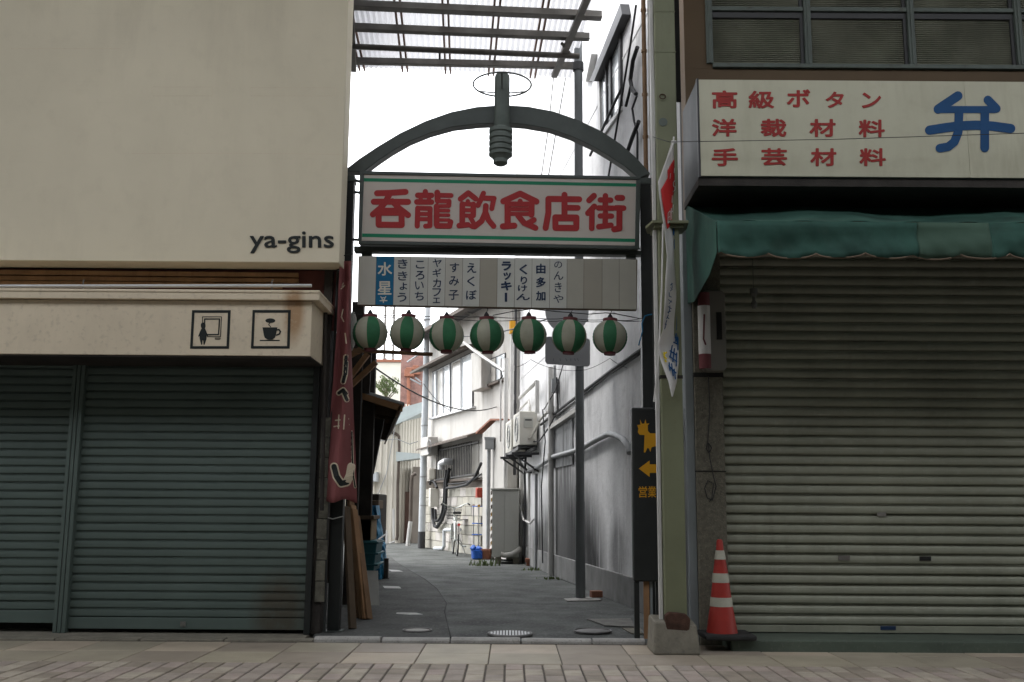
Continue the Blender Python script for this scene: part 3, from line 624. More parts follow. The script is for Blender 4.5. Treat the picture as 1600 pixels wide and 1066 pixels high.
# ================================================================== ENTRANCE GATE
YG = 8.10
PGT = FR(YG)
t = thing('entrance_gate', 'dark green steel arch on two posts spanning the alley mouth', 'gate', (-0.1, YG, 0))
lx = PGT.pt(543, 330).x; rx = PGT.pt(1009, 330).x; zc = PGT.pt(543, 275).z; zcr = PGT.pt(1009, 279).z
for x, zt2 in ((lx, zc), (rx, zcr)):
    q = MB(); q.box(x-.047, x+.047, YG, YG+.10, 0.0, zt2); mk('post', q, M_BLACK, t, bevel=.004)  # same paint as the arch; black mimics the lack of sky glare
    q = MB(); q.box(x-.053, x+.053, YG-.006, YG+.106, zt2-.05, zt2+.004); mk('post_collar', q, M_GATE, t, bevel=.003)
    q = MB(); q.box(x-.075, x+.075, YG-.03, YG+.13, 0.0, 0.02); mk('base_plate', q, M_GATE, t, bevel=.003)
# curved beam from pixel arcs
top = [(536,268),(560,249),(590,229),(625,208),(665,189),(705,175),(745,167),(785,164),(825,166.5),(865,174),(905,188),(940,205),(970,225),(995,247),(1016,271)]
bot = [(569,268),(590,252),(612,237),(640,221),(672,208),(708,198),(748,193.5),(785,192),(820,194.5),(858,201),(893,213),(925,228),(952,244),(975,259),(998,279)]
q = MB(); n = len(top); vs = []
for (a, c) in zip(top, bot):
    for (p, off) in ((a, 0), (c, 0)): vs.append(PGT.pt(*p)); 
vs2 = [v + Vector((0, .11, 0)) for v in vs]
N2 = len(vs); fs = []
for i in range(n-1):
    a, b_, c, d = 2*i, 2*i+1, 2*i+3, 2*i+2
    fs += [(a, b_, c, d), (N2+d, N2+c, N2+b_, N2+a), (a, d, N2+d, N2+a), (b_, N2+b_, N2+c, c)]
fs += [(0, N2, N2+1, 1), (2*n-2, 2*n-1, N2+2*n-1, N2+2*n-2)]
q.add(vs+vs2, fs); mk('arch_beam', q, M_GATE, t, bevel=.004, smooth=True)
q = MB(); q.poly(PGT, [(553,384.5),(1004,391.5),(1004,398.5),(553,393)], 0, .09); mk('cross_beam', q, M_GATE, t, bevel=.004)
for pts in ([(549,278),(566,282)], [(549,297),(566,299)], [(1000,297),(1012,298)], [(1000,386),(1012,387)], [(549,372),(566,373)]):
    q = MB(); q.tube([PGT.pt(*pts[0])+Vector((0,.05,0)), PGT.pt(*pts[1])+Vector((0,.05,0))], .012, 8); mk('sign_bracket', q, M_GATE, t)
for x in (572, 985):
    q = MB(); q.poly(PGT, [(x-7,393),(x+9,393.5),(x+9,404),(x-7,403)], -.02, .04); mk('hanger_plate', q, M_GATE, t)
# ornament on the crown
PO = FR(YG-.07); c = PO.pt(784.5, 160); px2m = c.y/ FPX * 1.03
def Zo(y): return PO.pt(784.5, y).z
q = MB(); rr = 12.2*px2m
q.lathe([(rr*.86, Zo(203)), (rr, Zo(200)), (rr, Zo(122)), (rr*.93, Zo(118.5)), (rr*.6, Zo(117))], (c.x, YG-.075, 0), 24); mk('ornament_shaft', q, M_ORNA, t, smooth=True)
q = MB(); R1, R2 = 18.8*px2m, 16.2*px2m; pr = [(rr, Zo(200))]
for ya, yb in ((203,208.5),(212.5,218),(222,227.5),(231.5,236.5),(240,244)):
    pr += [(R2, Zo(ya-1.2)), (R1, Zo(ya)), (R1, Zo(yb)), (R2, Zo(yb+1.2))]
pr += [(R2*.9, Zo(247)), (11.5*px2m, Zo(250)), (11.5*px2m, Zo(256)), (7*px2m, Zo(259))]
q.lathe(list(reversed(pr)), (c.x-.008, YG-.075, 0), 28); mk('ringed_lamp', q, M_ORNA, t, smooth=True)
hz = Zo(133); hc = Vector((c.x, YG-.075, hz))
q = MB(); q.ring(hc, 46.5*px2m, .0075, 48, 6); hoop = mk('hoop', q, M_GATE, t, smooth=True)
for a in (35, 145, 270):
    q = MB(); q.tube([hc + Vector((math.cos(R(a)), math.sin(R(a)), 0))*46*px2m, hc + Vector((math.cos(R(a)), math.sin(R(a)), 0))*rr*.9 - Vector((0,0,.06))], .006, 6); mk('hoop_spoke', q, M_GATE, t, smooth=True)

# main sign
YM = 8.0; PM = FR(YM)
t = thing('gate_sign', 'wide white sign with large red Japanese characters and green stripes under the arch', 'sign', (-0.1, YM, 3.1))
q = MB(); q.poly(PM, [(564,268),(1000,277),(998,388),(560,379.5)], -.014, .12); mk('sign_box', q, M_GATE, t)
q = MB(); q.poly(PM, [(569,272.5),(994,280.8),(992,384),(565,376)], 0.0, .012); mk('face_panel', q, M_SIGN, t)
for pts in ([(562,267),(1001,276),(1001,280.5),(562,271.8)], [(560,376.5),(999,384.6),(999,389),(560,381)]):
    q = MB(); q.poly(PM, pts, .012, .03); mk('frame_rail', q, M_GATE, t, bevel=.002)
for pts in ([(562,271.9),(568.5,272.1),(564.6,376.3),(559.5,376.3)], [(994.2,281),(1001,281.2),(999,384.4),(992.2,384.2)]):
    q = MB(); q.poly(PM, pts, .012, .03); mk('frame_stile', q, M_GATE, t, bevel=.002)
for pts in ([(568.8,278.4),(993.8,286.9),(993.7,291.8),(568.6,283.6)], [(566,365),(992.6,373.2),(992.5,378.4),(565.6,370.4)]):
    q = MB(); q.poly(PM, pts, .0015, .0015); mk('green_stripe', q, M_GREEN, t)
ZA = lambda z: zmap(z, (560, 265), 6.957)
ZB = lambda z: zmap(z, (780, 265), 6.957)
def big(strokes, Z, w0):
    q = MB()
    for st in strokes:
        wd = w0
        if isinstance(st, tuple): st, wd = st
        stroke(q, PM, Z(st), wd/6.957, .001, .002)
    mk('character', q, M_RED, t)
big([[(203,258),(330,255),(512,243)], [(168,350),(540,352)], [(340,262),(300,345),(240,420),(158,488)], [(370,345),(440,420),(540,495)],
     [(220,485),(220,600)], [(220,470),(470,470)], [(470,470),(470,600)], [(220,600),(470,603)], ([(240,440),(470,440)],50)], ZA, 66)
big([([(728,240),(728,265)],58), [(645,280),(795,282)], ([(672,300),(682,335)],44), ([(775,300),(762,335)],44), [(635,352),(795,354)],
     ([(645,420),(640,615)],56), ([(645,420),(780,424)],52), ([(780,424),(778,612),(730,616)],54), ([(660,482),(775,484)],44), ([(660,538),(775,540)],44),
     ([(858,250),(862,340)],64), ([(862,280),(1008,282)],52), ([(862,342),(985,344)],46), ([(985,344),(982,392)],54), ([(850,398),(985,396)],42),
     ([(850,400),(850,600)],62), ([(850,445),(980,447)],38), ([(850,495),(980,496)],38), ([(860,548),(985,549)],38), ([(855,612),(990,614),(1002,570)],60)], ZA, 60)
big([([(1195,255),(1110,320)],60), ([(1195,255),(1275,318)],60), ([(1190,345),(1190,372)],48), ([(1130,375),(1250,378)],48), ([(1130,375),(1128,590)],62), ([(1250,378),(1248,500)],60),
     ([(1140,440),(1245,442)],44), ([(1140,500),(1245,502)],44), ([(1095,610),(1190,600)],60), ([(1215,515),(1245,570),(1275,620)],50), ([(1195,600),(1240,625)],44),
     ([(1360,258),(1330,330),(1300,390)],56), ([(1365,310),(1475,314)],56), ([(1472,316),(1450,425)],54), ([(1385,395),(1380,470),(1340,560),(1265,620)],62), ([(1385,470),(1415,550),(1470,615)],60)], ZA, 60)
big([[(228,262),(45,345)], [(228,262),(405,348)], ([(228,345),(228,370)],56), ([(95,375),(355,377)],56), ([(92,375),(92,610)],68), ([(352,377),(350,490)],66), ([(110,430),(350,432)],44), ([(110,482),(350,484)],44),
     ([(40,618),(165,610)],66), ([(205,500),(270,580),(395,635)],62), ([(378,548),(300,590)],60)], ZB, 66)
big([[(710,275),(710,300)], [(535,320),(870,324)], ([(535,320),(535,470),(505,635)],66), [(710,320),(710,520)], ([(725,415),(855,417)],62), [(610,520),(840,522)], [(610,520),(612,632)], [(840,522),(838,634)], [(612,634),(838,636)], ([(620,545),(830,545)],36)], ZB, 66)
big([([(1030,285),(978,335)],64), ([(1035,400),(965,475)],62), ([(1008,440),(1006,640)],60), ([(1155,285),(1152,430)],60), ([(1098,330),(1212,332)],58), ([(1080,418),(1240,420)],58), ([(1155,470),(1152,610)],60),
     ([(1098,505),(1222,507)],58), ([(1082,622),(1215,605)],60), ([(1285,307),(1338,308)],64), ([(1270,418),(1352,420)],62), ([(1308,420),(1306,640),(1250,650)],66)], ZB, 60)

# directory board with name strips
YD = 8.04; PD = FR(YD)
t = thing('directory_sign', 'long pale board of vertical name strips below the red lettered sign', 'sign', (-0.1, YD, 2.55))
q = MB(); q.poly(PD, [(560,400),(996,405.5),(995,484.5),(558.5,477)], -.004, .06); mk('board_box', q, M_TRIM, t, bevel=.002)
zx = [70,255,440,610,795,975,1155,1335,1515]; xsA = [550+v/6.667 for v in zx] + [770+v/6.667 for v in (230,410,595,775,950,1140,1318,1496)]
def ytop(x): return 400.4 + (x-560)/436*5.6
def ybot(x): return 475.8 + (x-560)/436*7.8
kinds = [0,'b',2,2,2,0,2,1,2,2,2,2,3,1,3,3]
for i, k in enumerate(kinds):
    a, c = xsA[i], xsA[i+1]; sl = -2.0*(1-(a-560)/430)
    q = MB(); q.poly(PD, [(a+.25,ytop(a)),(c-.25,ytop(c)),(c-.25+sl,ybot(c)),(a+.25+sl,ybot(a))], 0, .0035)
    st = mk('name_strip', q, M_BLUE if k == 'b' else M_STRIP[k], t)
    zoff = (550, 395) if i < 8 else (770, 395)
    TX = {1:[('水',(268,98,420,240)),('星',(268,298,412,438))],
          2:[('き',(478,68,580,165)),('き',(478,195,578,290)),('ょ',(497,312,575,388)),('う',(475,418,568,512))],
          3:[('こ',(665,85,755,165)),('ろ',(662,190,755,280)),('い',(658,300,748,385)),('ち',(655,408,748,498))],
          4:[('ヤ',(840,65,935,150)),('ギ',(840,165,930,255)),('カ',(845,272,928,360)),('フ',(838,372,928,455)),('ェ',(843,470,918,525))],
          5:[('す',(1020,108,1117,205)),('み',(1012,245,1115,345)),('子',(1008,390,1112,492))],
          6:[('え',(1198,108,1295,210)),('く',(1200,248,1280,350)),('ぼ',(1188,390,1298,490))],
          8:[('ラ',(92,92,192,188)),('ッ',(110,205,190,285)),('キ',(85,298,198,395)),('|',(125,418,150,512))],
          9:[('く',(278,122,360,228)),('り',(290,248,358,328)),('け',(262,338,358,405)),('ん',(245,428,388,495))],
          10:[('由',(452,115,550,218)),('多',(450,255,552,360)),('加',(450,400,550,500))],
          11:[('の',(640,92,722,160)),('ん',(635,195,735,282)),('き',(645,310,718,412)),('や',(632,440,735,522))]}.get(i, ())
    for ch, r_ in TX:
        rc = (zoff[0]+r_[0]/6.667, zoff[1]+r_[1]/6.667, zoff[0]+r_[2]/6.667, zoff[1]+r_[3]/6.667)
        q = MB(); letters(q, PD, ch, rc, {8:.05, 1:.02, 10:.03, 9:.03, 11:.0}.get(i, .012) if ch != '|' else 0, .0025); mk('character', q, M_CREAM if i == 1 else M_NAVY, st)

q = MB()
ZS = lambda z: zmap(z, (580, 395), 9.956)
for pts, wd in (([(150,685),(158,698),(172,700)],1.3), ([(228,683),(220,697),(206,700)],1.3), ([(189,699),(172,707),(166,717),(174,729),(190,734),(206,729),(214,717),(206,707),(189,699)],1.3), ([(190,734),(190,775)],1.5), ([(138,747),(246,745)],1.4)):
    stroke(q, PD, ZS(pts), wd, .001, .0015)
mk('planet_symbol', q, M_CREAM, [o for o in t.children if o.name.startswith('name_strip')][1])
# lanterns
LAN = [(579,521,.433,''),(635,521,.1,''),(698,524,.3,''),(762.5,525,.744,''),(828,525,.767,''),(888,526,.856,''),(952.5,527,-.122,'')]
LLAB = ['round green and white paper lantern nearest the red banner', 'second lantern from the red banner, green stripe at its middle', 'third paper lantern from the red banner, above the utility pole side',
        'middle one of the seven round paper lanterns', 'third paper lantern from the right gate post, white stripe at its middle', 'paper lantern in front of the road sign backs', 'round paper lantern nearest the right gate post']
LR_ = 0.142; NG = 8; YLN = 8.09; PL = FR(YLN)
gm = []
for mt in (M_LG, M_LW):
    b = MB(); vs = []; fs = []; K = 26; J = 6
    for k in range(K+1):
        ph = R(-64) + (R(66)+R(64))*k/K; rib = 1+0.016*(k % 2)
        for j in range(J+1):
            th_ = (j/J)*2*math.pi/NG; vs.append((LR_*math.cos(ph)*math.cos(th_)*rib, LR_*math.cos(ph)*math.sin(th_)*rib, LR_*1.02*math.sin(ph)))
    for k in range(K):
        for j in range(J): a = k*(J+1)+j; fs.append((a, a+1, a+J+2, a+J+1))
    me = bpy.data.meshes.new('gore'); me.from_pydata(vs, [], fs); me.materials.append(mt)
    me.polygons.foreach_set('use_smooth', [True]*len(me.polygons)); gm.append(me)
for (px, py, ph, _), lab in zip(LAN, LLAB):
    c = PL.pt(px, py); t = thing('paper_lantern', lab, 'lantern', (c.x, c.y, c.z-LR_), 'lanterns strung under the directory board')
    t.rotation_euler = (random.uniform(-.05,.05), random.uniform(-.06,.06), 0)
    for k in range(NG): link('gore', gm[k % 2], c, t, rot=(0, 0, -math.pi/2 - math.pi/NG + (ph+k)*2*math.pi/NG))
    for nm, za, zb_, r0 in (('top_ring', LR_*.88, LR_*1.10, .060), ('bottom_ring', -LR_*1.04, -LR_*.86, .047)):
        q = MB(); q.lathe([(r0*.9, za), (r0, za), (r0, zb_), (r0*.9, zb_)], c, 20); mk(nm, q, M_LR, t, smooth=True)
    q = MB(); q.lathe([(.010, LR_*1.09), (.020, LR_*1.12), (.022, LR_*1.22), (.014, LR_*1.32), (.006, LR_*1.40)], c, 12); mk('bulb_socket', q, M_CABLE, t, smooth=True)
    q = MB(); hz_ = c.z+LR_*1.35; q.tube([(c.x,c.y,hz_),(c.x+.012,c.y,hz_+.03),(c.x,c.y,hz_+.055)], .003, 6); mk('hook', q, M_CABLE, t)
def cable(name, pts, r, lab, mt=None, n=6, sub=6, cat='cable', sag=0.0):
    P = [Vector(p) for p in pts]; out = []
    for i in range(len(P)-1):
        for k in range(sub):
            u = k/sub; v = P[i].lerp(P[i+1], u); v.z -= sag*4*u*(1-u); out.append(v)
    out.append(P[-1]); b = MB(); b.tube(out, r, n)
    o = mk(name, b, mt or M_CABLE, smooth=True); tag(o, lab, cat); return o
cable('lantern_wire', [PL.pt(x, y) for x, y in ((553,487),(580,490),(636,492),(700,493),(764,494),(829,496),(890,497),(954,499),(1008,501))], .0032, 'upper black wire carrying the row of lanterns', sag=.012)
cable('lantern_wire', [PL.pt(x, y, .01) for x, y in ((553,490),(700,498),(830,498.5),(890,499),(960,500),(1012,494))], .0028, 'lower black lantern wire tied to the right gate post', sag=.02)
pw = [PL.pt(x, y, -.03) for x, y in ((770,493),(800,487),(830,483),(870,487),(920,491),(946,489),(960,490),(1000,498),(1018,494))]
cable('twisted_wire', pw, .004, 'twisted dark wire above the lanterns near the right gate post')
cable('white_cable', [FR(8.4).pt(x, y) for x, y in ((728,489),(752,496),(775,497))] , .007, 'short white cable between the middle lanterns', M_PIPEW)
cable('blue_cord', [FR(8.06).pt(x, y) for x, y in ((1024,491),(1008,494),(1003,506),(1004,518),(998,540))], .006, 'blue cord tied around the right gate post', M_BLUE, sag=-.004)
cable('lantern_string', [PL.pt(x, y) for x, y in ((806,574),(829,562),(870,577),(915,578),(953,560),(980,575))], .0022, 'thin string sagging below the right hand lanterns', sag=.01)

# ================================================================== ARCADE COLUMN
YC = 7.14; PC = FR(YC)
t = thing('arcade_column', 'olive green steel arcade column on a chipped concrete footing', 'column', (1.2, YC, 0))
cxl = PC.pt(1039, 955).x; cxr = PC.pt(1074, 955).x
q = MB(); q.box(cxl, cxr, YC, YC+.17, 0.18, 6.9); mk('shaft', q, M_COL, t, bevel=.008)
q = MB(); fz = PC.pt(1055, 968).z; fl = PC.pt(1018, 985).x; fr = PC.pt(1091, 985).x
vs_ = [(fl,YC-.09,0),(fr,YC-.09,0),(fr,YC+.26,0),(fl,YC+.26,0),(fl+.012,YC-.06,fz-.01),(fr-.02,YC-.06,fz-.03),(fr-.02,YC+.24,fz),(fl+.012,YC+.24,fz+.01)]
q.add(vs_, [(0,3,2,1),(4,5,6,7),(0,1,5,4),(1,2,6,5),(2,3,7,6),(3,0,4,7)]); mk('footing', q, M_CONC, t, bevel=.014)
q = MB(); q.poly(FR(YC-.066), [(1039,962),(1046,957),(1060,958),(1073,960),(1079,968),(1078,985),(1066,992),(1052,991),(1041,985)], 0.0, .06); mk('rust_collar', q, M_RUST, t, bevel=.008)
zb_ = PC.pt(1046, 348).z
q = MB(); q.prism([(cxl-.05,YC-.06,zb_-.02),(cxr+.06,YC-.06,zb_-.02),(cxr+.075,YC+.1,zb_-.02),(cxr+.06,YC+.24,zb_-.02),(cxl-.05,YC+.24,zb_-.02),(cxl-.08,YC+.1,zb_-.02)], (0,0,.022))
q.prism([(cxl-.03,YC-.03,zb_-.045),(cxr+.03,YC-.03,zb_-.045),(cxr+.03,YC+.2,zb_-.045),(cxl-.03,YC+.2,zb_-.045)], (0,0,.024)); mk('collar_plate', q, M_COL, t, bevel=.003)
for py in (18, 81):
    q = MB(); z = PC.pt(1035, py).z; q.box(cxl-.002, cxr+.002, YC-.003, YC+.17, z-.004, z+.004); mk('weld_seam', q, M_COL, t)
cpl = PC.pt(1034, 191); q = MB(); q.tube([cpl+Vector((.01,-.004,0)), cpl+Vector((.01,.01,0))], .033, 18); mk('round_plate', q, M_FRAME, t)
cpl = PC.pt(1035, 152); q = MB(); q.ring(cpl+Vector((0,-.012,0)), .022, .004, 16, 6, (1,0,0), (0,.25,.97)); mk('hook_ring', q, M_RUST, t)
q = MB(); q.box(cxl-.03, cxl-.006, YC+.05, YC+.09, .2, 6.9); mk('conduit', q, M_PIPEW, t)
z586 = PC.pt(1050, 589).z; q = MB(); q.box(cxl-.003, cxr+.003, YC-.004, YC+.175, z586-.012, z586+.012); mk('strap', q, M_DARK, t)

# black pole and flag on the column
cable('black_pole', [FR(7.5).pt(1020,197), FR(7.5).pt(1021,420), FR(7.5).pt(1024,640)], .014, 'thin black pole standing beside the olive column', M_BLACK, 8, 1, 'pole')
t = thing('hanging_flag', 'white and red vertical flag with blue writing hanging from the olive column', 'flag', (1.2, 6.95, 1.8))
FL = [(222,1050,1053),(250,1041,1053),(284,1028.5,1053.5),(303,1030,1053.5),(345,1036,1053),(360,1038.5,1053),(400,1042.5,1053.5),(430,1040.5,1055),(470,1039,1058.5),(516,1036,1060),(541,1028,1060.5),(565,1033,1061),(597,1045,1057.5),(620,1050,1051.5)]
def flag_pt(x, y, o=0.0):
    for (a, l0, r0), (b_, l1, r1) in zip(FL[:-1], FL[1:]):
        if a <= y <= b_: break
    u = (y-a)/(b_-a); u = min(1, max(0, u)); l = l0+(l1-l0)*u; r = r0+(r1-r0)*u
    s_ = 0 if r-l < .1 else (x-l)/(r-l)
    return FR(6.98 + .16*s_ + .045*math.sin(y/27.+2*s_)).pt(x, y) + Vector((.8, -.6, 0))*o
q = MB(); vs = []; K = 8; n = 140; fs = []
def lr(y):
    for (a, l0, r0), (b_, l1, r1) in zip(FL[:-1], FL[1:]):
        if a <= y <= b_: u = (y-a)/(b_-a); return l0+(l1-l0)*u, r0+(r1-r0)*u
    return FL[-1][1:]
for i in range(n+1):
    y = 222+398*i/n; l, r = lr(min(y, 620))
    for k in range(K+1): vs.append(flag_pt(l+(r-l)*k/K, y))
fs = [(i*(K+1)+k, i*(K+1)+k+1, (i+1)*(K+1)+k+1, (i+1)*(K+1)+k) for i in range(n) for k in range(K)]
q.add(vs, fs); o = mk('cloth', q, M_FLAG, t, smooth=True); s_ = o.modifiers.new('s', 'SOLIDIFY'); s_.thickness = .002; cloth = o
def flag_patch(nm, pts, mt, o_=.003):
    q = MB(); n_ = len(pts); q.prism([flag_pt(x, y, o_) for x, y in pts], (0, .001, 0)); return mk(nm, q, mt, cloth)
def flag_grid(nm, ya, yb, fl, fr_, mt, o_=.003):
    q = MB(); vs = []; n_ = 40; K_ = 6
    for i in range(n_+1):
        y = ya+(yb-ya)*i/n_; l, r = lr(y); l2 = l+(r-l)*fl; r2 = l+(r-l)*fr_
        for k in range(K_+1): vs.append(flag_pt(l2+(r2-l2)*k/K_, y, o_))
    q.add(vs, [(i*(K_+1)+k, i*(K_+1)+k+1, (i+1)*(K_+1)+k+1, (i+1)*(K_+1)+k) for i in range(n_) for k in range(K_)])
    o = mk(nm, q, mt, cloth, smooth=True); s_ = o.modifiers.new('s', 'SOLIDIFY'); s_.thickness = .0008
RED = [(250,1051.5,1052.5),(267,1042,1052.6),(278,1042.5,1052.8),(297,1031.5,1052.8),(317,1034,1052.5),(342,1038.5,1051.8),(358,1041.3,1042.3)]
q = MB(); vs = []; n_, K_ = 44, 6
for i in range(n_+1):
    y = 250+108*i/n_
    for (a, l0, r0), (b_, l1, r1) in zip(RED[:-1], RED[1:]):
        if a <= y <= b_+.01: u = (y-a)/(b_-a); l, r = l0+(l1-l0)*u, r0+(r1-r0)*u; break
    vs += [flag_pt(l+(r-l)*k/K_, y, .007) for k in range(K_+1)]
q.add(vs, [(i*(K_+1)+k, i*(K_+1)+k+1, (i+1)*(K_+1)+k+1, (i+1)*(K_+1)+k) for i in range(n_) for k in range(K_)])
o = mk('red_print', q, M_FRED, cloth, smooth=True); s_ = o.modifiers.new('s', 'SOLIDIFY'); s_.thickness = .0008
def flag_mark(strokes, Z, wd, mt, o_=.012):
    for st in strokes:
        q = MB(); stroke(q, PM, Z(st), wd, o_, .001, fn=flag_pt); mk('print_mark', q, mt, cloth)
F1 = lambda z: zmap(z, (1015, 210), 5.6); F2 = lambda z: zmap(z, (1015, 350), 6.4); F3 = lambda z: zmap(z, (1015, 480), 5.97)
flag_mark([[(206,410),(193,425),(193,455),(208,462),(208,490),(192,505)], [(148,690),(146,780)], [(148,690),(166,672),(164,762),(146,780)], [(150,730),(164,718)], [(176,650),(176,745)], [(192,620),(192,700)], [(172,690),(196,665)], [(205,300),(200,340)], [(170,345),(165,390)], [(185,540),(182,600)]], F1, .9, M_FLAG)
flag_mark([[(222,20),(222,110)], [(230,40),(228,120)], [(230,160),(232,250)], [(205,595),(210,640)], [(190,615),(212,600)], [(195,640),(210,655),(192,672)], [(178,690),(180,725),(200,735)], [(172,760),(204,785)], [(178,800),(200,770)], [(170,830),(200,850)], [(185,820),(180,880)]], F2, 1.1, M_BLUEB)
flag_mark([[(172,15),(160,60)], [(180,40),(155,50)], [(160,75),(145,110)], [(150,95),(165,110)], [(145,125),(132,165)], [(140,160),(125,205)]], F3, 1.4, M_BLUEB)
flag_mark([[(243,90),(238,215)], [(250,110),(248,215)], [(232,250),(228,320)], [(250,245),(248,400)], [(210,330),(250,350)], [(222,285),(254,290)], [(240,300),(244,345)], [(195,360),(175,470)], [(215,390),(200,510)], [(236,430),(232,550)], [(175,410),(236,450)], [(170,460),(236,510)], [(168,520),(175,590)], [(190,530),(205,640)], [(215,580),(226,670)], [(165,550),(232,615)]], F3, 2.0, M_BLUEB)
flag_mark([[(120,425),(124,470),(140,480)], [(118,440),(140,425)], [(130,500),(138,510)]], F3, 2.6, M_YEL)
q = MB(); q.tube([PC.pt(1053,214,.12), PC.pt(1052,224,.12), PC.pt(1031,282,.16)], .006, 8); q.tube([PC.pt(1056,222,.1), PC.pt(1050,222,.12)], .012, 8); mk('flag_rod', q, M_PIPEW, t, smooth=True)
q = MB(); q.tube([FR(7.05).pt(1036,350), FR(7.05).pt(1034,450), FR(7.05).pt(1029,560), FR(7.05).pt(1022,628)], .0065, 8); mk('flag_pole', q, M_PIPEW, t, smooth=True)
cable('street_wire', [FR(7.05).pt(1020,214), FR(6.9).pt(1046,222), FR(6.8).pt(1300,218), FR(6.8).pt(1700,205)], .0026, 'thin wire crossing in front of the long shop sign', sub=4)

# ================================================================== BLACK BOARD SIGN
YB = 7.62; PBB = FR(YB)
t = thing('standing_sign', 'tall black board sign with orange goat and arrow behind the olive column', 'sign', (1.06, YB, 0))
bx0 = PBB.pt(989, 800).x; bx1 = PBB.pt(1062, 800).x; bz1 = PBB.pt(1010, 637).z; bz0 = PBB.pt(1010, 909).z
q = MB(); q.box(bx0, bx1, YB, YB+.09, bz0, bz1); board = mk('board', q, M_BLACK, t, bevel=.012)
for x in (bx0+.005, bx1-.05):
    q = MB(); q.box(x, x+.038, YB+.02, YB+.06, 0.0, bz0-.002); mk('leg', q, M_BLACK, t, bevel=.003)
q = MB(); q.box(bx0+.17, bx0+.33, YB+.05, YB+.085, 0.0, bz0-.002); mk('back_panel', q, M_BLACK, t)
q = MB(); q.box(bx0+.078, bx0+.12, YB+.04, YB+.07, 0.03, bz0-.002); mk('wooden_stake', q, M_WOOD[0], t)
q = MB(); q.box(bx0+.125, bx0+.145, YB+.045, YB+.06, 0.03, bz0-.002); mk('metal_stake', q, M_BLUEGREY, t)
Z5 = lambda z: zmap(z, (960, 620), 2.538)
q = MB(); q.poly(PBB, Z5([(90,112),(104,111),(102,90),(109,107),(119,107),(123,89),(127,107),(139,106),(132,114),(133,136),(142,145),(200,146),(200,210),(190,206),(186,196),(160,197),(147,201),(143,219),(137,205),(131,203),(123,221),(117,221),(120,152),(101,151),(93,141),(96,126)]), .002, .0018); mk('goat_emblem', q, M_ORANGE, board)
q = MB(); q.poly(PBB, Z5([(97,285),(140,253),(140,268),(190,268),(190,302),(140,302),(140,318)]), .002, .0018); mk('arrow', q, M_ORANGE, board)
for i, ch in enumerate('営業中'):
    q = MB(); r_ = ((96,355,130,400),(133,355,166,400),(170,355,203,400))[i]; z_ = Z5([r_[:2], r_[2:]]); letters(q, PBB, ch, (*z_[0], *z_[1]), .01, .002); mk('character', q, M_ORANGE, board)

# ================================================================== TRAFFIC CONE
cc = Vector((PR.pt(1117, 990).x, 7.36, 0.0)); PCN = FR(7.36)
t = thing('traffic_cone', 'red traffic cone with three white bands before the stone pier', 'traffic cone', cc)
zz = lambda y: PCN.pt(1117, y).z; xw = lambda a, c, y: (PCN.pt(c, y).x-PCN.pt(a, y).x)/2
prof = [(845,1112,1121),(860,1110.5,1122.5),(874,1108,1125),(895.5,1105.5,1128.5),(910,1104,1130),(933,1101,1133),(947,1099.5,1134.5),(989,1094.5,1143)]
segs = [(0,1,M_CONE),(1,2,M_REFL),(2,3,M_CONE),(3,4,M_REFL),(4,5,M_CONE),(5,6,M_REFL),(6,7,M_CONE)]
for a, c, mt in segs:
    pa, pc = prof[a], prof[c]; q = MB()
    ra, rc_ = xw(pa[1], pa[2], pa[0]), xw(pc[1], pc[2], pc[0]); k_ = .0025 if mt == M_REFL else 0
    pr_ = [(rc_+k_, zz(pc[0])), (ra+k_, zz(pa[0]))]
    if a == 0: pr_ += [(ra*.8, zz(843)), (ra*.3, zz(842.5))]
    q.lathe(pr_, (cc.x, cc.y, 0), 28); mk('reflective_band' if mt == M_REFL else 'cone_shell', q, mt, t, smooth=True)
zb0 = zz(989)
q = MB(); q.box(cc.x-.15, cc.x+.21, cc.y-.17, cc.y+.17, 0.079, max(.115, zb0+.004)); mk('base', q, M_RUB, t, bevel=.012)
q = MB(); q.box(cc.x-.12, cc.x+.20, cc.y-.13, cc.y+.17, 0.0785, 0.0788); mk('base_pad', q, M_RUB, t)

# small lit-box sign on the pier, dangling cable
YB2 = YR-.07
t = thing('box_sign', 'rounded white and red box sign fixed to the stone pier', 'sign', (1.52, YB2, 2.0))
PX = FR(YB2-.03); x0, x1 = PX.pt(1096, 520).x, PX.pt(1131, 520).x; z0_, z1_ = PX.pt(1113, 582).z, PX.pt(1113, 457).z
q = MB(); n_ = 10; r_ = .04; pts = []
for (ax_, az_, a0) in ((x1-r_, z1_-r_, 0), (x0+r_, z1_-r_, 90), (x0+r_, z0_+r_, 180), (x1-r_, z0_+r_, 270)):
    pts += [(ax_+r_*math.cos(R(a0+i*15)), YB2-.11, az_+r_*math.sin(R(a0+i*15))) for i in range(7)]
q.prism(pts, (0, .11, 0)); mk('housing', q, mat('sign_housing', (.17,.16,.14), .5, var=.15), t, bevel=.008)
q = MB(); xf2 = x0+.012
for k, (za, zc_, mt) in enumerate(((z1_-.12, z1_-.02, M_LR), (z0_+.13, z1_-.122, M_FLAG), (z0_+.02, z0_+.128, M_LR))):
    q = MB(); q.tube([(xf2, YB2-.09, za), (xf2, YB2-.09, zc_)], .048 if k == 1 else .047, 14); mk('lens', q, mt, t, smooth=True)
q = MB(); stroke(q, FR(YB2-.142), [(1100.5,492),(1099.5,530),(1102.5,538)], 2.6); mk('print_mark', q, M_LR, t)
q = MB(); q.box(x0+.10, x0+.14, YB2-.118, YB2-.111, z0_+.24, z0_+.45); mk('slot', q, M_VOID, t)
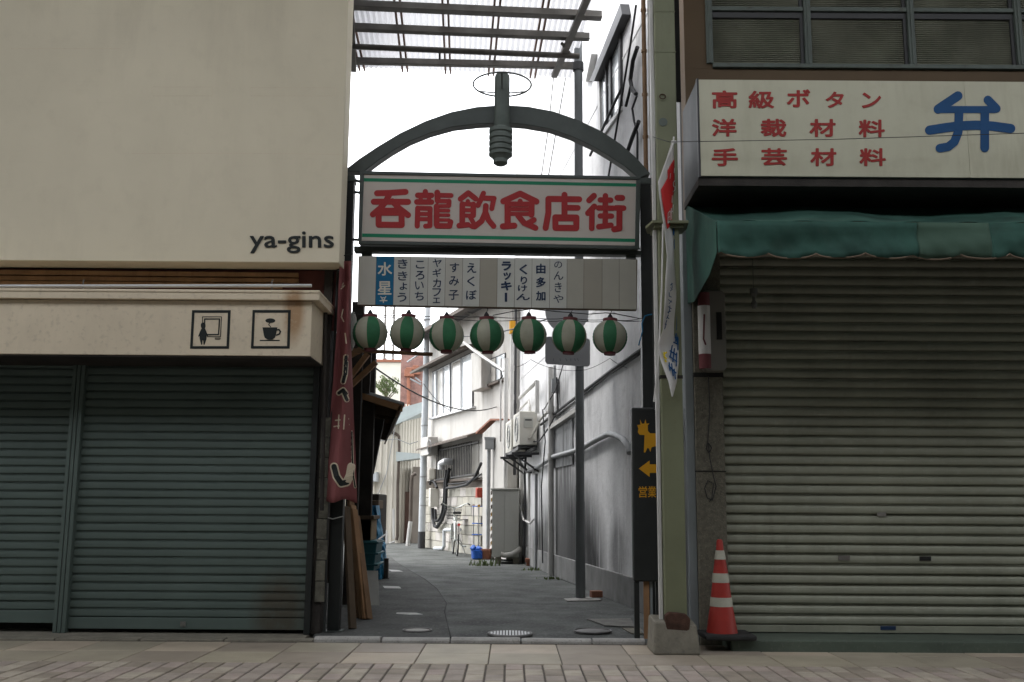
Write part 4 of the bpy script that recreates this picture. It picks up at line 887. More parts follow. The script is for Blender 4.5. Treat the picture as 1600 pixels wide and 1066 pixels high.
cable('dangling_cable', [FR(YR-.07).pt(x, y) for x, y in ((1107,588),(1109,640),(1106,690),(1104,702),(1108,708),(1112,700),(1107,692),(1109,715),(1115,745),(1119,760),(1113,782),(1105,778),(1101,763),(1106,751),(1115,756),(1112,780),(1108,784))], .0035, 'black cable hanging in loops on the stone pier', sub=3)
q = MB(); bc = FR(7.3).pt(1178, 470); q.lathe([(.012,-.06),(.022,-.04),(.024,-.02),(.012,.0),(.012,.03),(.03,.05),(.03,.09)], bc, 14); q.tube([bc+Vector((0,0,.09)), bc+Vector((0,0,.62))], .004, 6); tag(mk('hanging_bulb', q, mat('dark_bulb', (.10,.10,.09), .4), smooth=True), 'bare light bulb hanging under the green awning', 'bulb')  # bulb given an even dark grey colour

# ================================================================== RED BANNER
t = thing('vertical_banner', 'long faded red banner with black brush characters on the left gate post', 'banner', (-1.35, 7.95, 1.0))
BN = [(408,531,549),(450,529,548),(520,526,548),(600,520,551),(660,515,553),(720,511,556),(783,510,558)]
def blr(y):
    for (a, l0, r0), (b_, l1, r1) in zip(BN[:-1], BN[1:]):
        if a <= y <= b_+.01: u = (y-a)/(b_-a); return l0+(l1-l0)*u, r0+(r1-r0)*u
    return BN[-1][1:]
def ban_pt(x, y, o=0.0):
    l, r = blr(min(783, max(408, y))); s_ = (x-l)/(r-l)
    return FR(7.93 + .05*math.sin(s_*7+y/90.) + .10*s_*s_ - o).pt(x, y)
q = MB(); vs = []; K = 10; n = 44
for i in range(n+1):
    y = 408+375*i/n; l, r = blr(y)
    for k in range(K+1): vs.append(ban_pt(l+(r-l)*k/K, y + (3*math.sin(k*.8) if i == n else 0)))
q.add(vs, [(i*(K+1)+k, i*(K+1)+k+1, (i+1)*(K+1)+k+1, (i+1)*(K+1)+k) for i in range(n) for k in range(K)])
cloth = mk('cloth', q, M_BANNER, t, smooth=True); s_ = cloth.modifiers.new('s', 'SOLIDIFY'); s_.thickness = .002; s_.offset = 1
Z9 = lambda z: zmap(z, (480, 390), 2.667)
def ban_stroke(nm, strokes, wd, mt, o_):
    q = MB()
    for s_ in strokes:
        pts = Z9(s_); dn = []
        for (xa_, ya_), (xb_, yb_) in zip(pts[:-1], pts[1:]): dn += [(xa_+(xb_-xa_)*k/3, ya_+(yb_-ya_)*k/3) for k in range(3)]
        dn.append(pts[-1])
        for p, r in zip(dn[:-1], dn[1:]): stroke(q, PM, [p, r], wd, o_, .001, fn=ban_pt)
    mk(nm, q, mt, cloth)
S1 = [[(112,905),(122,945),(142,975),(165,970),(178,940),(184,905)]]; S2 = [[(162,448),(158,520),(150,550)], [(132,598),(150,585),(162,600)], [(150,590),(165,625)]]
S3 = [[(186,760),(188,850),(192,940),(200,990)], [(168,470),(164,520)]]
for k_, S_ in enumerate(S1+S2+S3):
    ww = (13, 8.5) if k_ == 0 else ((9, 5) if k_ < 4 else (4, 2.2))
    ban_stroke('brush_outline', [S_], ww[0], M_FASC, .004); ban_stroke('brush_stroke', [S_], ww[1], M_INK, .0085)
for S_ in ([(118,712),(172,706)], [(132,690),(130,745)], [(156,690),(152,748)], [(112,738),(174,730)], [(150,250),(142,280),(152,300)], [(150,140),(140,165),(156,150)], [(158,350),(163,390)]): ban_stroke('faint_mark', [S_], 2.0, M_FASC, .004)
q = MB(); q.tube([FR(7.96).pt(526,402), FR(7.96).pt(551,397)], .006, 8); q.tube([FR(7.98).pt(529,405), FR(7.98).pt(522,560), FR(7.98).pt(511,760), FR(7.98).pt(507,986)], .011, 8); mk('banner_pole', q, M_BLACK, t, smooth=True)
cable('tie_wire', [FR(8.06).pt(x, y) for x, y in ((508,808),(520,811),(536,807))], .005, 'white wire tied around the left gate post', M_PIPEW)
# ================================================================== RIGHT ALLEY WALL
A0, A1 = Vector((1.49, 8.2, 0)), Vector((0.05, 19.6, 0)); wd_ = (A1-A0).normalized()
PWL = Plane(A0, (-wd_.y, wd_.x, 0)); wn = PWL.n
t = WALLT = thing('alley_building', 'tall stained grey concrete building along the right of the alley', 'building', (0.8, 13.5, 0))
b = MB(); b.prism([A0, A1, A1+Vector((6,0,0)), A0+Vector((6,0,0))], (0,0,10.6)); mk('side_wall', b, M_WALLR, t)
pz = 0.30
b = MB(); b.prism([A0+wn*.035, A1+wn*.035, A1-wn*.02, A0-wn*.02], (0,0,pz)); mk('plinth', b, M_PLINTH, t, bevel=.006)
b = MB(); b.prism([A0+wn*.012, A1+wn*.012, A1-wn*.02, A0-wn*.02], (0,0,.012)); o = b
# shallow pour joints in the wall
for z in (3.35, 5.9):
    q = MB(); q.prism([A0+wn*.006+Vector((0,0,z)), A1+wn*.006+Vector((0,0,z)), A1-wn*.01+Vector((0,0,z)), A0-wn*.01+Vector((0,0,z))], (0,0,.025)); mk('wall_band', q, M_WALLR, t)
# high window with hood
q = MB(); q.poly(PWL, [(921,127),(969,6),(972,22),(928,127)], .10, .12); win = mk('window', q, M_DKFR, t)
q = MB(); q.poly(PWL, [(935,126),(968,44),(968,166),(936,214)], .004, .02); mk('pane', q, M_GLASS, win)
for pts in ([(933,126),(936,119),(938,214),(935,214)], [(945,98),(946.5,95),(947.5,198),(946,200)], [(951,85),(953.5,79),(954,186),(951.5,190)], [(966,46),(969,38),(969,166),(966,170)], [(935,214),(969,166),(969,172),(935,222)]):
    q = MB(); q.poly(PWL, pts, .03, .05); mk('frame_bar', q, M_DKFR if pts[0][0] > 940 else M_PIPEW, win)
q = MB(); q.poly(PWL, [(908,125),(918,84),(924,84),(915,128)], .08, .1); mk('duct', q, M_PIPEW, t)
# white flashing over a ribbed metal panel
q = MB(); q.poly(PWL, [(859,664),(899,637),(899,644),(859,671)], .09, .1); mk('flashing', q, M_PLASTER, t)
P0 = PWL.pt(861, 668, 0); P1 = PWL.pt(897, 645, 0)
q = MB(); n = 22
for i in range(n):
    a = P0.lerp(P1, i/n); c = P0.lerp(P1, (i+.62)/n); zt2 = min(a.z, c.z)-.03
    q.prism([Vector((a.x,a.y,1.55))+wn*.022, Vector((c.x,c.y,1.55))+wn*.022, Vector((c.x,c.y,1.55))-wn*.01, Vector((a.x,a.y,1.55))-wn*.01], (0,0,zt2-1.55))
mk('ribbed_panel', q, mat('stained_metal_rib', (0.36,0.37,0.38), .6, var=.2, vs=2, streak=.9, scol=(.06,.06,.06), sscale=7, sthr=.42), t, kind='stuff')
for pxs, r, lab, mt, off in (
    ([(1003,546),(958,577),(912,612),(885,632),(864,648),(845,664)], .020, 'black cable bundle running down along the grey alley wall', M_CABLE, .03),
    ([(1003,551),(950,587),(912,617),(886,637),(866,652)], .012, 'lower thin cable beneath the bundle on the grey alley wall', M_CABLE, .02),
    ([(984,708),(982,698),(974,687),(962,680),(951,678),(934,686),(912,699),(897,705),(864,714),(842,729),(820,738)], .034, 'thick grey conduit bending along the grey alley wall', M_PIPEG, .05),
    ([(994,8),(985,70),(972,150),(951,275)], .012, 'thin black cable slanting down past the high window', M_CABLE, .06),
    ([(971,138),(955,172),(940,205),(922,243)], .016, 'dark steel rod slanting below the high window', M_CABLE, .12),
    ([(998,190),(988,215),(972,262)], .022, 'short dark cable near the right end of the arch', M_CABLE, .06),
    ([(884,120),(870,200),(857,275)], .008, 'thin dark cable hanging on the far upper alley wall', M_CABLE, .03),
    ([(865,120),(857,200),(846,275)], .008, 'second thin cable left of the gutter post on the upper wall', M_CABLE, .03)):
    tag(mk('wall_cable' if r < .03 else 'conduit', MB().tube([PWL.pt(x, y, off) for x, y in pxs], r, 10), mt, smooth=True), lab, 'cable' if r < .03 else 'conduit')
q = MB(); q.tube([PWL.pt(x, y, .05) for x, y in ((996,74),(989,95),(985,125),(988,142),(994,147))], .022, 8); q.tube([PWL.pt(x, y, .05) for x, y in ((994,147),(986,134),(982,150),(978,166))], .016, 8)
tag(mk('coiled_cable', q, M_CABLE, smooth=True), 'black cable looped high on the wall beside the brown pipe', 'cable')
q = MB(); q.tube([PWL.pt(x, y, .05) for x, y in ((995,150),(988,170),(991,190),(996,208),(996,250))], .012, 8); tag(mk('wall_cable', q, M_CABLE, smooth=True), 'wavy black cable dropping toward the right end of the arch', 'cable')
def vpipe(pl, px, y0, y1, wpx, mt, lab, off=.06, elbows=(), joints=()):
    a = pl.pt(px[0], y0, off); b_ = pl.pt(px[1], y1, off); b_.x, b_.y = a.x+(b_.x-a.x)*0, a.y; d = (a-CAM).length; r = wpx/2*d/FPX*.98
    tt = thing('drain_pipe', lab, 'pipe', (b_.x, b_.y, b_.z)); q = MB(); q.tube([a, b_], r, 12); mk('pipe', q, mt, tt, smooth=True)
    for j in joints:
        z = pl.pt(px[0], j, off).z; q = MB(); q.tube([Vector((a.x,a.y,z-.05)), Vector((a.x,a.y,z+.05))], r*1.22, 12); mk('coupling', q, mt, tt, smooth=True)
    return tt
vpipe(PWL, (861,861), 574, 902, 9, M_PIPEW, 'pale drainpipe on the grey wall left of the road sign post', .07, joints=(714, 640))
vpipe(PWL, (838,838), 740, 893, 5, M_PIPEG, 'thin grey pipe with thicker foot on the far grey wall', .05, joints=(845, 870, 885))
vpipe(PWL, (827,827), 735, 815, 4, M_PIPEW, 'short thin pale pipe beside the air conditioner wall', .06, joints=(815,))
vpipe(PWL, (815,815), 723, 886, 7, M_PIPEW, 'pale pipe standing right of the grey cabinet', .05, joints=(795, 845))
vpipe(PWL, (806,806), 470, 742, 4.5, M_DKFR, 'dark green pipe high on the far end of the wall', .12, joints=(634,))
vpipe(PWL, (800.5,800.5), 505, 700, 6, M_PIPEW, 'stained beige pipe with an orange collar at the wall end', .2, joints=(575, 620))
q = MB(); a = PWL.pt(800.5, 512, .2); q.tube([a+Vector((0,0,-.12)), a+Vector((0,0,.12))], .06, 12); tag(mk('pipe_collar', q, M_ORANGE, smooth=True), 'orange collar on the stained beige pipe', 'collar')
q = MB(); q.tube([PWL.pt(x, y, .12) for x, y in ((812.5,622),(838,597))], .035, 8); q.tube([PWL.pt(x, y, .12) for x, y in ((839.5,595),(839.5,646))], .035, 8); tag(mk('bent_pipe', q, M_PIPEW, smooth=True), 'white bent pipe above the air conditioner units', 'pipe')
q = MB(); q.tube([PWL.pt(x, y, .1) for x, y in ((812,640),(822,630),(826,625),(828,636),(828,650))], .022, 8); tag(mk('bent_pipe', q, M_PIPEW, smooth=True), 'small beige bent pipe just above the nearer air conditioner', 'pipe')
q = MB(); a = PWL.pt(867, 603, .06); q.obox(a, (.05,.06,.10), Matrix.Identity(3)); q.tube([a+Vector((0,0,.1)), a+Vector((.0,0,.30))], .02, 8); tag(mk('wall_fitting', q, M_PIPEG), 'small metal fitting on the wall above the drainpipe', 'fitting')
# air conditioners on their bracket
def local(s_, off, z): return A0 + wd_*s_ + wn*off + Vector((0,0,z))
ROTW = Matrix((wd_, -wn, Vector((0,0,1)))).transposed()
def aircon(s0, L, off, z0, z1, lab, dep=.29):
    tt = thing('air_conditioner', lab, 'air conditioner', local(s0+L/2, off+dep/2, z0), 'outdoor units on the alley wall')
    c = local(s0+L/2, off+dep/2, (z0+z1)/2); q = MB(); q.obox(c, (L/2, dep/2, (z1-z0)/2), ROTW); cs = mk('casing', q, M_ACU, tt, bevel=.012)
    f = local(s0+L*.42, off+dep+.004, (z0+z1)/2)
    q = MB(); q.ring(f, (z1-z0)*.36, .012, 24, 6, tuple(wd_), (0,0,1)); q.ring(f, (z1-z0)*.18, .006, 20, 5, tuple(wd_), (0,0,1)); mk('fan_grille', q, M_PIPEG, cs, smooth=True, kind='stuff')
    for i in range(9):
        q = MB(); zz_ = z0+.05+i*(z1-z0-.1)/8; q.bar(local(s0+.04, off+dep+.003, zz_), local(s0+L*.78, off+dep+.003, zz_), .006, .006); mk('grille_bar', q, M_ACU, cs)
    q = MB(); q.obox(local(s0-.006, off+dep*.5, z0+(z1-z0)*.66), (.006, .075, .085), ROTW); mk('service_cover', q, M_CAB, cs, bevel=.004)
    q = MB(); q.obox(local(s0-.013, off+dep*.5, z0+(z1-z0)*.74), (.004, .055, .012), ROTW); mk('handle', q, M_DKFR, cs)
    for k in (.12, .88):
        q = MB(); q.obox(local(s0+L*k, off+dep/2, z0-.022), (.03, dep*.55, .02), ROTW); mk('foot', q, M_DKFR, tt)
    return tt
s_ac = (16.35-8.2)/wd_.y
aircon(s_ac, .80, .04, 1.98, 2.53, 'nearer beige air conditioner on the wall bracket, pipes on its side')
aircon(s_ac+.92, .80, .06, 1.92, 2.47, 'farther air conditioner unit on the wall bracket')
tt = thing('wall_bracket', 'dark steel bracket carrying the two air conditioner units', 'bracket', local(s_ac+.9, .2, 1.85))
for off in (.08, .34):
    q = MB(); q.bar(local(s_ac-.1, off, 1.925-.0), local(s_ac+1.8, off, 1.865), .05, .05); mk('rail', q, M_DKFR, tt)
for k in (0.05, .85, 1.65):
    q = MB(); q.bar(local(s_ac+k, 0, 1.84), local(s_ac+k, .45, 1.84), .04, .04); q.bar(local(s_ac+k, 0, 1.55), local(s_ac+k, .40, 1.82), .03, .03); mk('arm', q, M_DKFR, tt)
cable('refrigerant_pipe', [local(s_ac-.02, .14, 2.12), local(s_ac-.12, .12, 2.16), local(s_ac-.5, .07, 2.35), local(s_ac-1.2, .05, 2.42)], .022, 'pale insulated pipe leaving the nearer air conditioner', M_ACU, 8, sub=4)
cable('refrigerant_pipe', [local(s_ac-.02, .18, 2.08), local(s_ac-.14, .15, 2.10), local(s_ac-.5, .08, 2.30)], .015, 'thin second pipe at the nearer air conditioner', M_ACU, 8, sub=4)
# grey cabinet
YCB = 17.7; PCB = FR(YCB)
tt = thing('utility_cabinet', 'tall grey metal cabinet with hazard striped edge against the alley wall', 'cabinet', (PCB.pt(790, 880).x, YCB, 0))
x0, x1 = PCB.pt(776, 820).x, PCB.pt(811, 820).x; zt2, zb_ = PCB.pt(793, 766).z, PCB.pt(793, 871).z
q = MB(); q.box(x0-.08, x1, YCB, YCB+.75, zb_, zt2); cs = mk('casing', q, M_CAB, tt, bevel=.012)
q = MB(); q.box(x0-.11, x1+.02, YCB-.03, YCB+.78, zt2+.003, zt2+.035); mk('lid', q, M_CAB, tt, bevel=.01)
q = MB(); q.box(x0+.14, x1-.012, YCB-.014, YCB-.002, zb_+.1, zt2-.04); mk('front_panel', q, M_CAB, cs, bevel=.004)
for i in range(9):
    q = MB(); z = zb_+.06+i*.125; q.prism([(x0-.105,YCB-.005,z),(x0-.083,YCB-.005,z+.03),(x0-.083,YCB-.005,z+.10),(x0-.105,YCB-.005,z+.07)], (0,.03,0)); mk('hazard_stripe', q, M_ORANGE if i % 2 else M_RUST, cs)
for xx in (x0-.02, x1-.10):
    q = MB(); q.box(xx, xx+.1, YCB+.02, YCB+.7, 0, zb_-.002); mk('foot', q, M_CONC, tt)
cable('cabinet_pipe', [PCB.pt(x, y, .04) for x, y in ((782,866),(788,868),(800,866),(809,861),(814,856))], .045, 'white insulated pipe at the foot of the grey cabinet', M_PLASTER, 10, sub=3)
# road sign post
gp = gnd(907, 936); t = thing('road_sign', 'grey steel post with two road signs seen from behind', 'road sign', (gp.x, gp.y, 0))
q = MB(); q.tube([(gp.x,gp.y,0.01),(gp.x,gp.y,1.05)], .055, 18); q.tube([(gp.x,gp.y,1.05),(gp.x,gp.y,6.95)], .050, 18); mk('post', q, M_POST, t, smooth=True)
q = MB(); q.prism([gnd(x, y, .002) for x, y in ((881,937),(925,934),(940,937.5),(938,939.5),(886,940.5))], (0,0,.012)); mk('base_plate', q, M_KERB, t, bevel=.003)
PRS = FR(gp.y-.07)
q = MB(); c = PRS.pt(886, 487); rr = 34*c.y/FPX*1.02; q.tube([c+Vector((0,-.0,0)), c+Vector((0,.012,0))], rr, 40); mk('round_plate', q, M_ALU, t)
q = MB(); pts = []
for (cx_, cy_, a0) in ((917,568,0),(857,564,90),(857,531,180),(917,534,270)):
    pts += [(cx_+5*math.cos(R(a0+i*18)), cy_+5*math.sin(R(a0+i*18))) for i in range(6)]
q.poly(PRS, pts, 0, .012); plate = mk('rectangular_plate', q, mat('sign_back_grey', (.34,.35,.36), .5, var=.08), t)
for y in (480, 500, 540, 560):
    q = MB(); z = PRS.pt(900, y).z; q.box(c.x-.2, gp.x+.10, gp.y-.055, gp.y-.03, z-.012, z+.012); mk('clamp', q, M_POST, t)
for i, x in enumerate((865, 875, 884, 892, 898, 902)):
    q = MB(); stroke(q, PRS, [(x, 560.5), (x+(i % 3), 564)], 1.1, .001, .001); mk('faint_mark', q, M_POST, plate)
b0 = gnd(932, 936); q = MB(); q.obox(b0+Vector((0,.03,.05)), (.062,.05,.035), Matrix.Rotation(.2, 3, 'Z')); tag(mk('loose_brick', q, M_TERRA, bevel=.006), 'loose brown brick lying beside the road sign post', 'brick')
# pipes near the right end of the gate
for px, r, mt, lab, yb in (((1005,1011), .020, M_RUSTP, 'rusty brown pipe beside the right end of the arch', 700), ((1014,1017), .016, M_PIPEW, 'pale vertical pipe between the rusty pipe and olive column', 560)):
    pl = FR(8.28); a = pl.pt(px[0], -10); b_ = Vector((a.x, a.y, pl.pt(px[1], yb).z)); tt = thing('wall_pipe', lab, 'pipe', b_)
    q = MB(); q.tube([a, b_], r, 10); mk('pipe', q, mt, tt, smooth=True)
    for j in (16, 80, 148, 214):
        z = pl.pt(1008, j).z; q = MB(); q.tube([Vector((a.x,a.y,z-.012)), Vector((a.x,a.y,z+.012))], r*1.3, 10); mk('pipe_collar', q, mt, tt, smooth=True)

# ================================================================== CANOPY OVER THE ALLEY MOUTH
ZC = 6.26; PCV = LV(ZC); PCS = LV(ZC+.10)
t = thing('corrugated_canopy', 'translucent corrugated plastic canopy on steel purlins over the alley mouth', 'canopy', (-0.3, 10, ZC))
for (l, r_, w_, h_) in (((530,7),(940,25),.08,.09), ((535,42),(921,58),.065,.085), ((535,95),(897,103),.06,.08)):
    a, c = PCV.pt(*l), PCV.pt(*r_); q = MB(); q.bar(a, c, w_, h_); q.bar(a+Vector((0,-w_*.6,-h_*.52)), c+Vector((0,-w_*.6,-h_*.52)), w_*.9, .012); mk('purlin', q, M_STEEL, t, bevel=.006)
a, c = LV(ZC-.12).pt(530, 72), LV(ZC-.12).pt(905, 88); q = MB(); q.tube([a, c], .034, 12); mk('tie_pipe', q, M_STEEL, t, smooth=True)
cl = LV(ZC-.1).pt(903, 87); q = MB(); q.tube([Vector((gp.x,gp.y,cl.z-.05)), Vector((gp.x,gp.y,cl.z+.05))], .066, 14); mk('pipe_clamp', q, M_DKFR, t, smooth=True)
q = MB(); q.tube([LV(ZC-.12).pt(687,80), LV(ZC-.22).pt(687,94)], .012, 6); mk('hook', q, M_DKFR, t)
q = MB(); q.bar(LV(ZC-.09).pt(925,-20), LV(ZC-.09).pt(866,119), .07, .05); mk('side_rafter', q, M_STEEL, t)
q = MB(); q.bar(LV(ZC-.09).pt(547,-20), LV(ZC-.09).pt(553,110), .06, .05); mk('side_rafter', q, M_STEEL, t)
q = MB(); q.tube([LV(ZC-.09).pt(878,68), LV(ZC-.09).pt(892,86)], .018, 8); mk('brace', q, M_STEEL, t)
def onc(px, py): return PCS.pt(px, py)
bl = [((552,-10),(566,106)), ((633,-10),(633,108)), ((706,-10),(700,111)), ((792,-10),(767,114)), ((868,-10),(832,118)), ((945,-10),(893,122))]
ends = [(onc(*a), onc(*b_)) for a, b_ in bl]
for i, (a, b_) in enumerate(ends[:-1]):
    for d in (-.03, .03):
        q = MB(); q.bar(a+Vector((d,-1.6,-.03)), b_+Vector((d,0,-.03)), .022, .03); mk('batten', q, M_BATTEN, t)
ends = [(Vector((-1.75, a.y, a.z)), Vector((-1.75, b_.y, b_.z))) if i == -1 else (a, b_) for i, (a, b_) in enumerate(ends)]
ends = [(ends[0][0]+Vector((-.3,0,0)), ends[0][1]+Vector((-.3,0,0)))] + ends
for i in range(len(ends)-1):
    (a0, a1), (b0_, b1) = ends[i], ends[i+1]; q = MB(); n = max(8, int((b0_-a0).length/.016)); vs = []; 
    for k in range(n+1):
        u = k/n; z = .010*math.sin(k*math.pi/2)
        p = a0.lerp(b0_, u); e = a1.lerp(b1, u); vs += [(p.x, p.y-1.6, p.z+z+.1), (e.x, e.y, e.z+z)]
    q.add(vs, [(2*k, 2*k+2, 2*k+3, 2*k+1) for k in range(n)]); mk('corrugated_sheet', q, M_SHEET, t, smooth=True)

# tangle of small service lines where the wall meets the white house
for pxs, r, lab, mt in (
    ([(795,565),(797,600),(793,640),(799,668),(806,690),(800,720),(792,738)], .016, 'black service cable twisting down beside the tall white corner pipe', M_CABLE),
    ([(812,655),(806,672),(808,700),(812,722),(823,738),(836,734)], .018, 'black cable drooping under the air conditioner bracket', M_CABLE),
    ([(822,700),(820,742),(821,800),(819,868)], .020, 'dark cable running down behind the grey cabinet', M_CABLE),
    ([(848,640),(852,690),(846,760),(848,880)], .010, 'thin cable down the wall left of the pale drainpipe', M_CABLE),
    ([(870,590),(872,640),(858,668),(842,690),(832,690)], .012, 'thin cable reaching the side of the nearer air conditioner', M_CABLE),
    ([(812,790),(818,812),(828,818),(834,812)], .018, 'short curved pipe stub on the far wall', M_PIPEW),
    ([(905,530),(880,570),(868,610),(850,640)], .008, 'thin wire slanting down the wall behind the road signs', M_CABLE)):
    tag(mk('service_cable', MB().tube([PWL.pt(x, y, .09) for x, y in pxs], r, 7), mt, smooth=True), lab, 'cable')
# ================================================================== WHITE HOUSE AT THE BEND
B0 = Vector((-0.68, 20.57, 0)); bd = Vector((-.38, 1, 0)).normalized(); PFB = Plane(B0, (-bd.y, bd.x, 0)); bn = PFB.n
def bs(px, py): return (PFB.pt(px, py)-B0).dot(bd)
def bl_(s_, off, z): return B0 + bd*s_ + bn*off + Vector((0,0,z))
sL, sR = bs(668, 700), bs(799, 700)
t = WH = thing('white_house', 'two storey white plastered house with block wall base where the alley bends', 'building', tuple(bl_((sL+sR)/2, -1, 0)))
zbw = PFB.pt(705, 753).z; zrf = PFB.pt(714, 504).z
b = MB(); b.prism([bl_(sR,0,zbw+.02), bl_(sL,0,zbw+.02), bl_(sL,-4,zbw+.02), bl_(sR,-4,zbw+.02)], (0,0,zrf-zbw-.02)); mk('upper_wall', b, M_PLASTER, t)
b = MB(); b.prism([bl_(sR,-.07,0), bl_(sL-.2,-.07,0), bl_(sL-.2,-4,0), bl_(sR,-4,0)], (0,0,zbw)); bw = mk('block_wall', b, M_JOINT, t)
me = block_mesh('block', 0.39, 0.10, 0.188, 0.006, M_BLOCK)
# block mesh lies flat: build upright ones instead
bmesh_ = []
BLM = tones((0.46,0.435,0.39), 'block', 3, rough=.9, var=.18, vs=3.5, streak=.35, scol=(.24,.21,.18), sscale=5, bump=.4, bscale=60)
for mt in BLM:
    q = MB(); q.obox((0,0,0), (.193, .05, .092), Matrix.Identity(3)); m_ = bpy.data.meshes.new('block'); m_.from_pydata(q.v, [], q.f); m_.materials.append(mt); bmesh_.append(m_)
ang = math.atan2(bd.y, bd.x); nrow = int(zbw/.196); s0 = bs(757, 800)
for r_ in range(nrow+1):
    k = 0; s_ = s0 + (.2 if r_ % 2 else 0)
    while s_ < sL+.1:
        zc_ = .098+r_*.196
        if zc_+.09 < zbw+.05: link('block', random.choice(bmesh_), bl_(s_+.196, -.045+random.uniform(-.003,.003), zc_), bw, rot=(0,0,ang))
        s_ += .398
b = MB(); b.bar(bl_(s0,-.02,zbw+.025), bl_(sL-.1,-.02,zbw+.025), .16, .05); mk('wall_coping', b, M_EAVE, t)
# barred window
q = MB(); q.poly(PFB, [(681,702),(748,687),(748,742),(681,753)], .012, .02); bwn = mk('barred_window', q, mat('dim_frosted', (.17,.16,.14), .3, var=.3, vs=3), t)
for i in range(22):
    x = 683+i*2.55; yt = 702-(x-681)*15/67.; yb = 752-(x-681)*11/67.; a, c = PFB.pt(x, yt, .06), PFB.pt(x, yb, .06); c.x, c.y = a.x, a.y
    q = MB(); q.tube([a, c], .011, 6); mk('bar', q, M_DKFR, bwn)
for y0, y1 in ((705,691),(750,740)):
    q = MB(); q.bar(PFB.pt(681,y0,.06), PFB.pt(748,y1,.06), .02, .03); mk('rail', q, M_DKFR, bwn)
def hood(pa, pb, out, th, nm, mt, drop=.12):
    a, c = PFB.pt(*pa), PFB.pt(*pb); q = MB()
    q.prism([a, a+bn*out-Vector((0,0,drop)), a+bn*out-Vector((0,0,drop+th)), a-Vector((0,0,th*1.6))], c-a); return mk(nm, q, mt, t)
hood((672,695), (755,672), .34, .035, 'lower_eave', M_EAVE); hood((664,575), (741,536), .38, .05, 'window_hood', M_EAVE); 
zr2 = zrf
a = bl_(sL+.5, .45, zr2-.06); q = MB()
q.prism([bl_(sL+.4,.5,zr2-.1), bl_(sL+.4,.5,zr2-.02), bl_(sL+.4,-2,zr2+.95), bl_(sL+.4,-4.2,zr2+.02), bl_(sL+.4,-4.2,zr2-.06), bl_(sL+.4,-2,zr2+.85)], bd*(sR-sL-.8)); mk('roof', q, M_EAVE, t)
# upper windows
q = MB(); q.poly(PFB, [(675,581),(739,549),(739,635.5),(675,654)], .02, .03); w1 = mk('window', q, M_DKFR, t)
def lerp_y(x, x0, ya, x1, yb): return ya+(yb-ya)*(x-x0)/(x1-x0)
for (xa_, xb_, mt) in ((677,682,M_GLASS),(683.5,692,M_GLASSD),(693.5,703,M_GLASS),(706,720,M_GLASSD),(722,737.5,M_GLASS)):
    pts = [(xa_, lerp_y(xa_,675,583.5,739,551.5)), (xb_, lerp_y(xb_,675,583.5,739,551.5)), (xb_, lerp_y(xb_,675,652,739,633.5)), (xa_, lerp_y(xa_,675,652,739,633.5))]
    q = MB(); q.poly(PFB, pts, .028, .006); mk('pane', q, mt, w1)
    q = MB()
    for p, r_ in zip(pts, pts[1:]+pts[:1]): q.bar(PFB.pt(*p, .032), PFB.pt(*r_, .032), .02, .02)
    mk('sash', q, M_ALU, w1, kind='stuff')
q = MB(); q.bar(PFB.pt(673,655,.05), PFB.pt(740,636,.05), .09, .04); mk('sill', q, M_ALU, w1)
q = MB(); q.poly(PFB, [(736,553),(752,545),(752,606),(736,612)], .22, .24); mk('bay_box', q, M_PLASTER, t, bevel=.01)
q = MB(); q.poly(PFB, [(754,566),(789,551),(789,591),(754,605)], .02, .03); w2 = mk('window', q, M_DKFR, t)
for xa_, xb_, mt in ((758,774,M_GLASSD),(776,788,M_GLASS)):
    pts = [(xa_, lerp_y(xa_,754,568,789,553)), (xb_, lerp_y(xb_,754,568,789,553)), (xb_, lerp_y(xb_,754,602.5,789,588.5)), (xa_, lerp_y(xa_,754,602.5,789,588.5))]
    q = MB(); q.poly(PFB, pts, .028, .006); mk('pane', q, mt, w2)
q = MB(); q.bar(PFB.pt(753,607,.05), PFB.pt(790,592,.05), .09, .04); mk('sill', q, M_EAVE, w2)
# projecting pillar with sloped brown cap
q = MB(); q.poly(PFB, [(754,678),(776,657),(791,657),(791,874),(754,872)], .20, .22); mk('stair_wall', q, M_PLASTER, t)
q = MB()
for a, c in (((753,677),(776,656)), ((776,656),(792,656))): q.bar(PFB.pt(*a,.1), PFB.pt(*c,.1), .26, .035)
mk('cap', q, M_TERRA, t)
vpipe(PFB, (764,764), 700, 868, 6, M_PIPEG, 'grey downpipe with square hopper on the white house', .28, joints=(800,))
q = MB(); a = PFB.pt(765, 694, .28); q.obox(a, (.085,.08,.10), Matrix.Identity(3)); q.obox(a+Vector((0,0,.11)), (.10,.09,.02), Matrix.Identity(3)); tag(mk('rain_hopper', q, M_PIPEG, bevel=.006), 'square grey hopper on top of the white house downpipe', 'hopper')
vpipe(PFB, (791,791), 560, 766, 7, M_PIPEW, 'tall white pipe at the corner of the white house', .30, joints=(690,))
vpipe(PFB, (783,783), 560, 690, 3, M_PIPEW, 'thin pale pipe left of the tall white corner pipe', .25)
q = MB(); a = PFB.pt(749, 770, .08); q.obox(a, (.07,.06,.10), Matrix.Rotation(ang, 3, 'Z')); q.obox(a-Vector((.0,.07,0)), (.05,.01,.08), Matrix.Identity(3)); tag(mk('post_box', q, M_REDBOX, bevel=.008), 'small red box on the block wall of the white house', 'box')
q = MB(); q.obox(PFB.pt(679, 777.5, .09), (.12,.08,.21), Matrix.Rotation(ang-math.pi/2, 3, 'Z')); tag(mk('meter_box', q, M_ACU, bevel=.01), 'white electric box on the block wall near the pole', 'box')
tt = thing('gas_meter', 'cream gas meter above the white electric box', 'meter', tuple(PFB.pt(675.5, 757, .1)))
q = MB(); q.obox(PFB.pt(675.5, 741, .1), (.085,.07,.13), Matrix.Identity(3)); mk('body', q, M_SID, tt, bevel=.03)
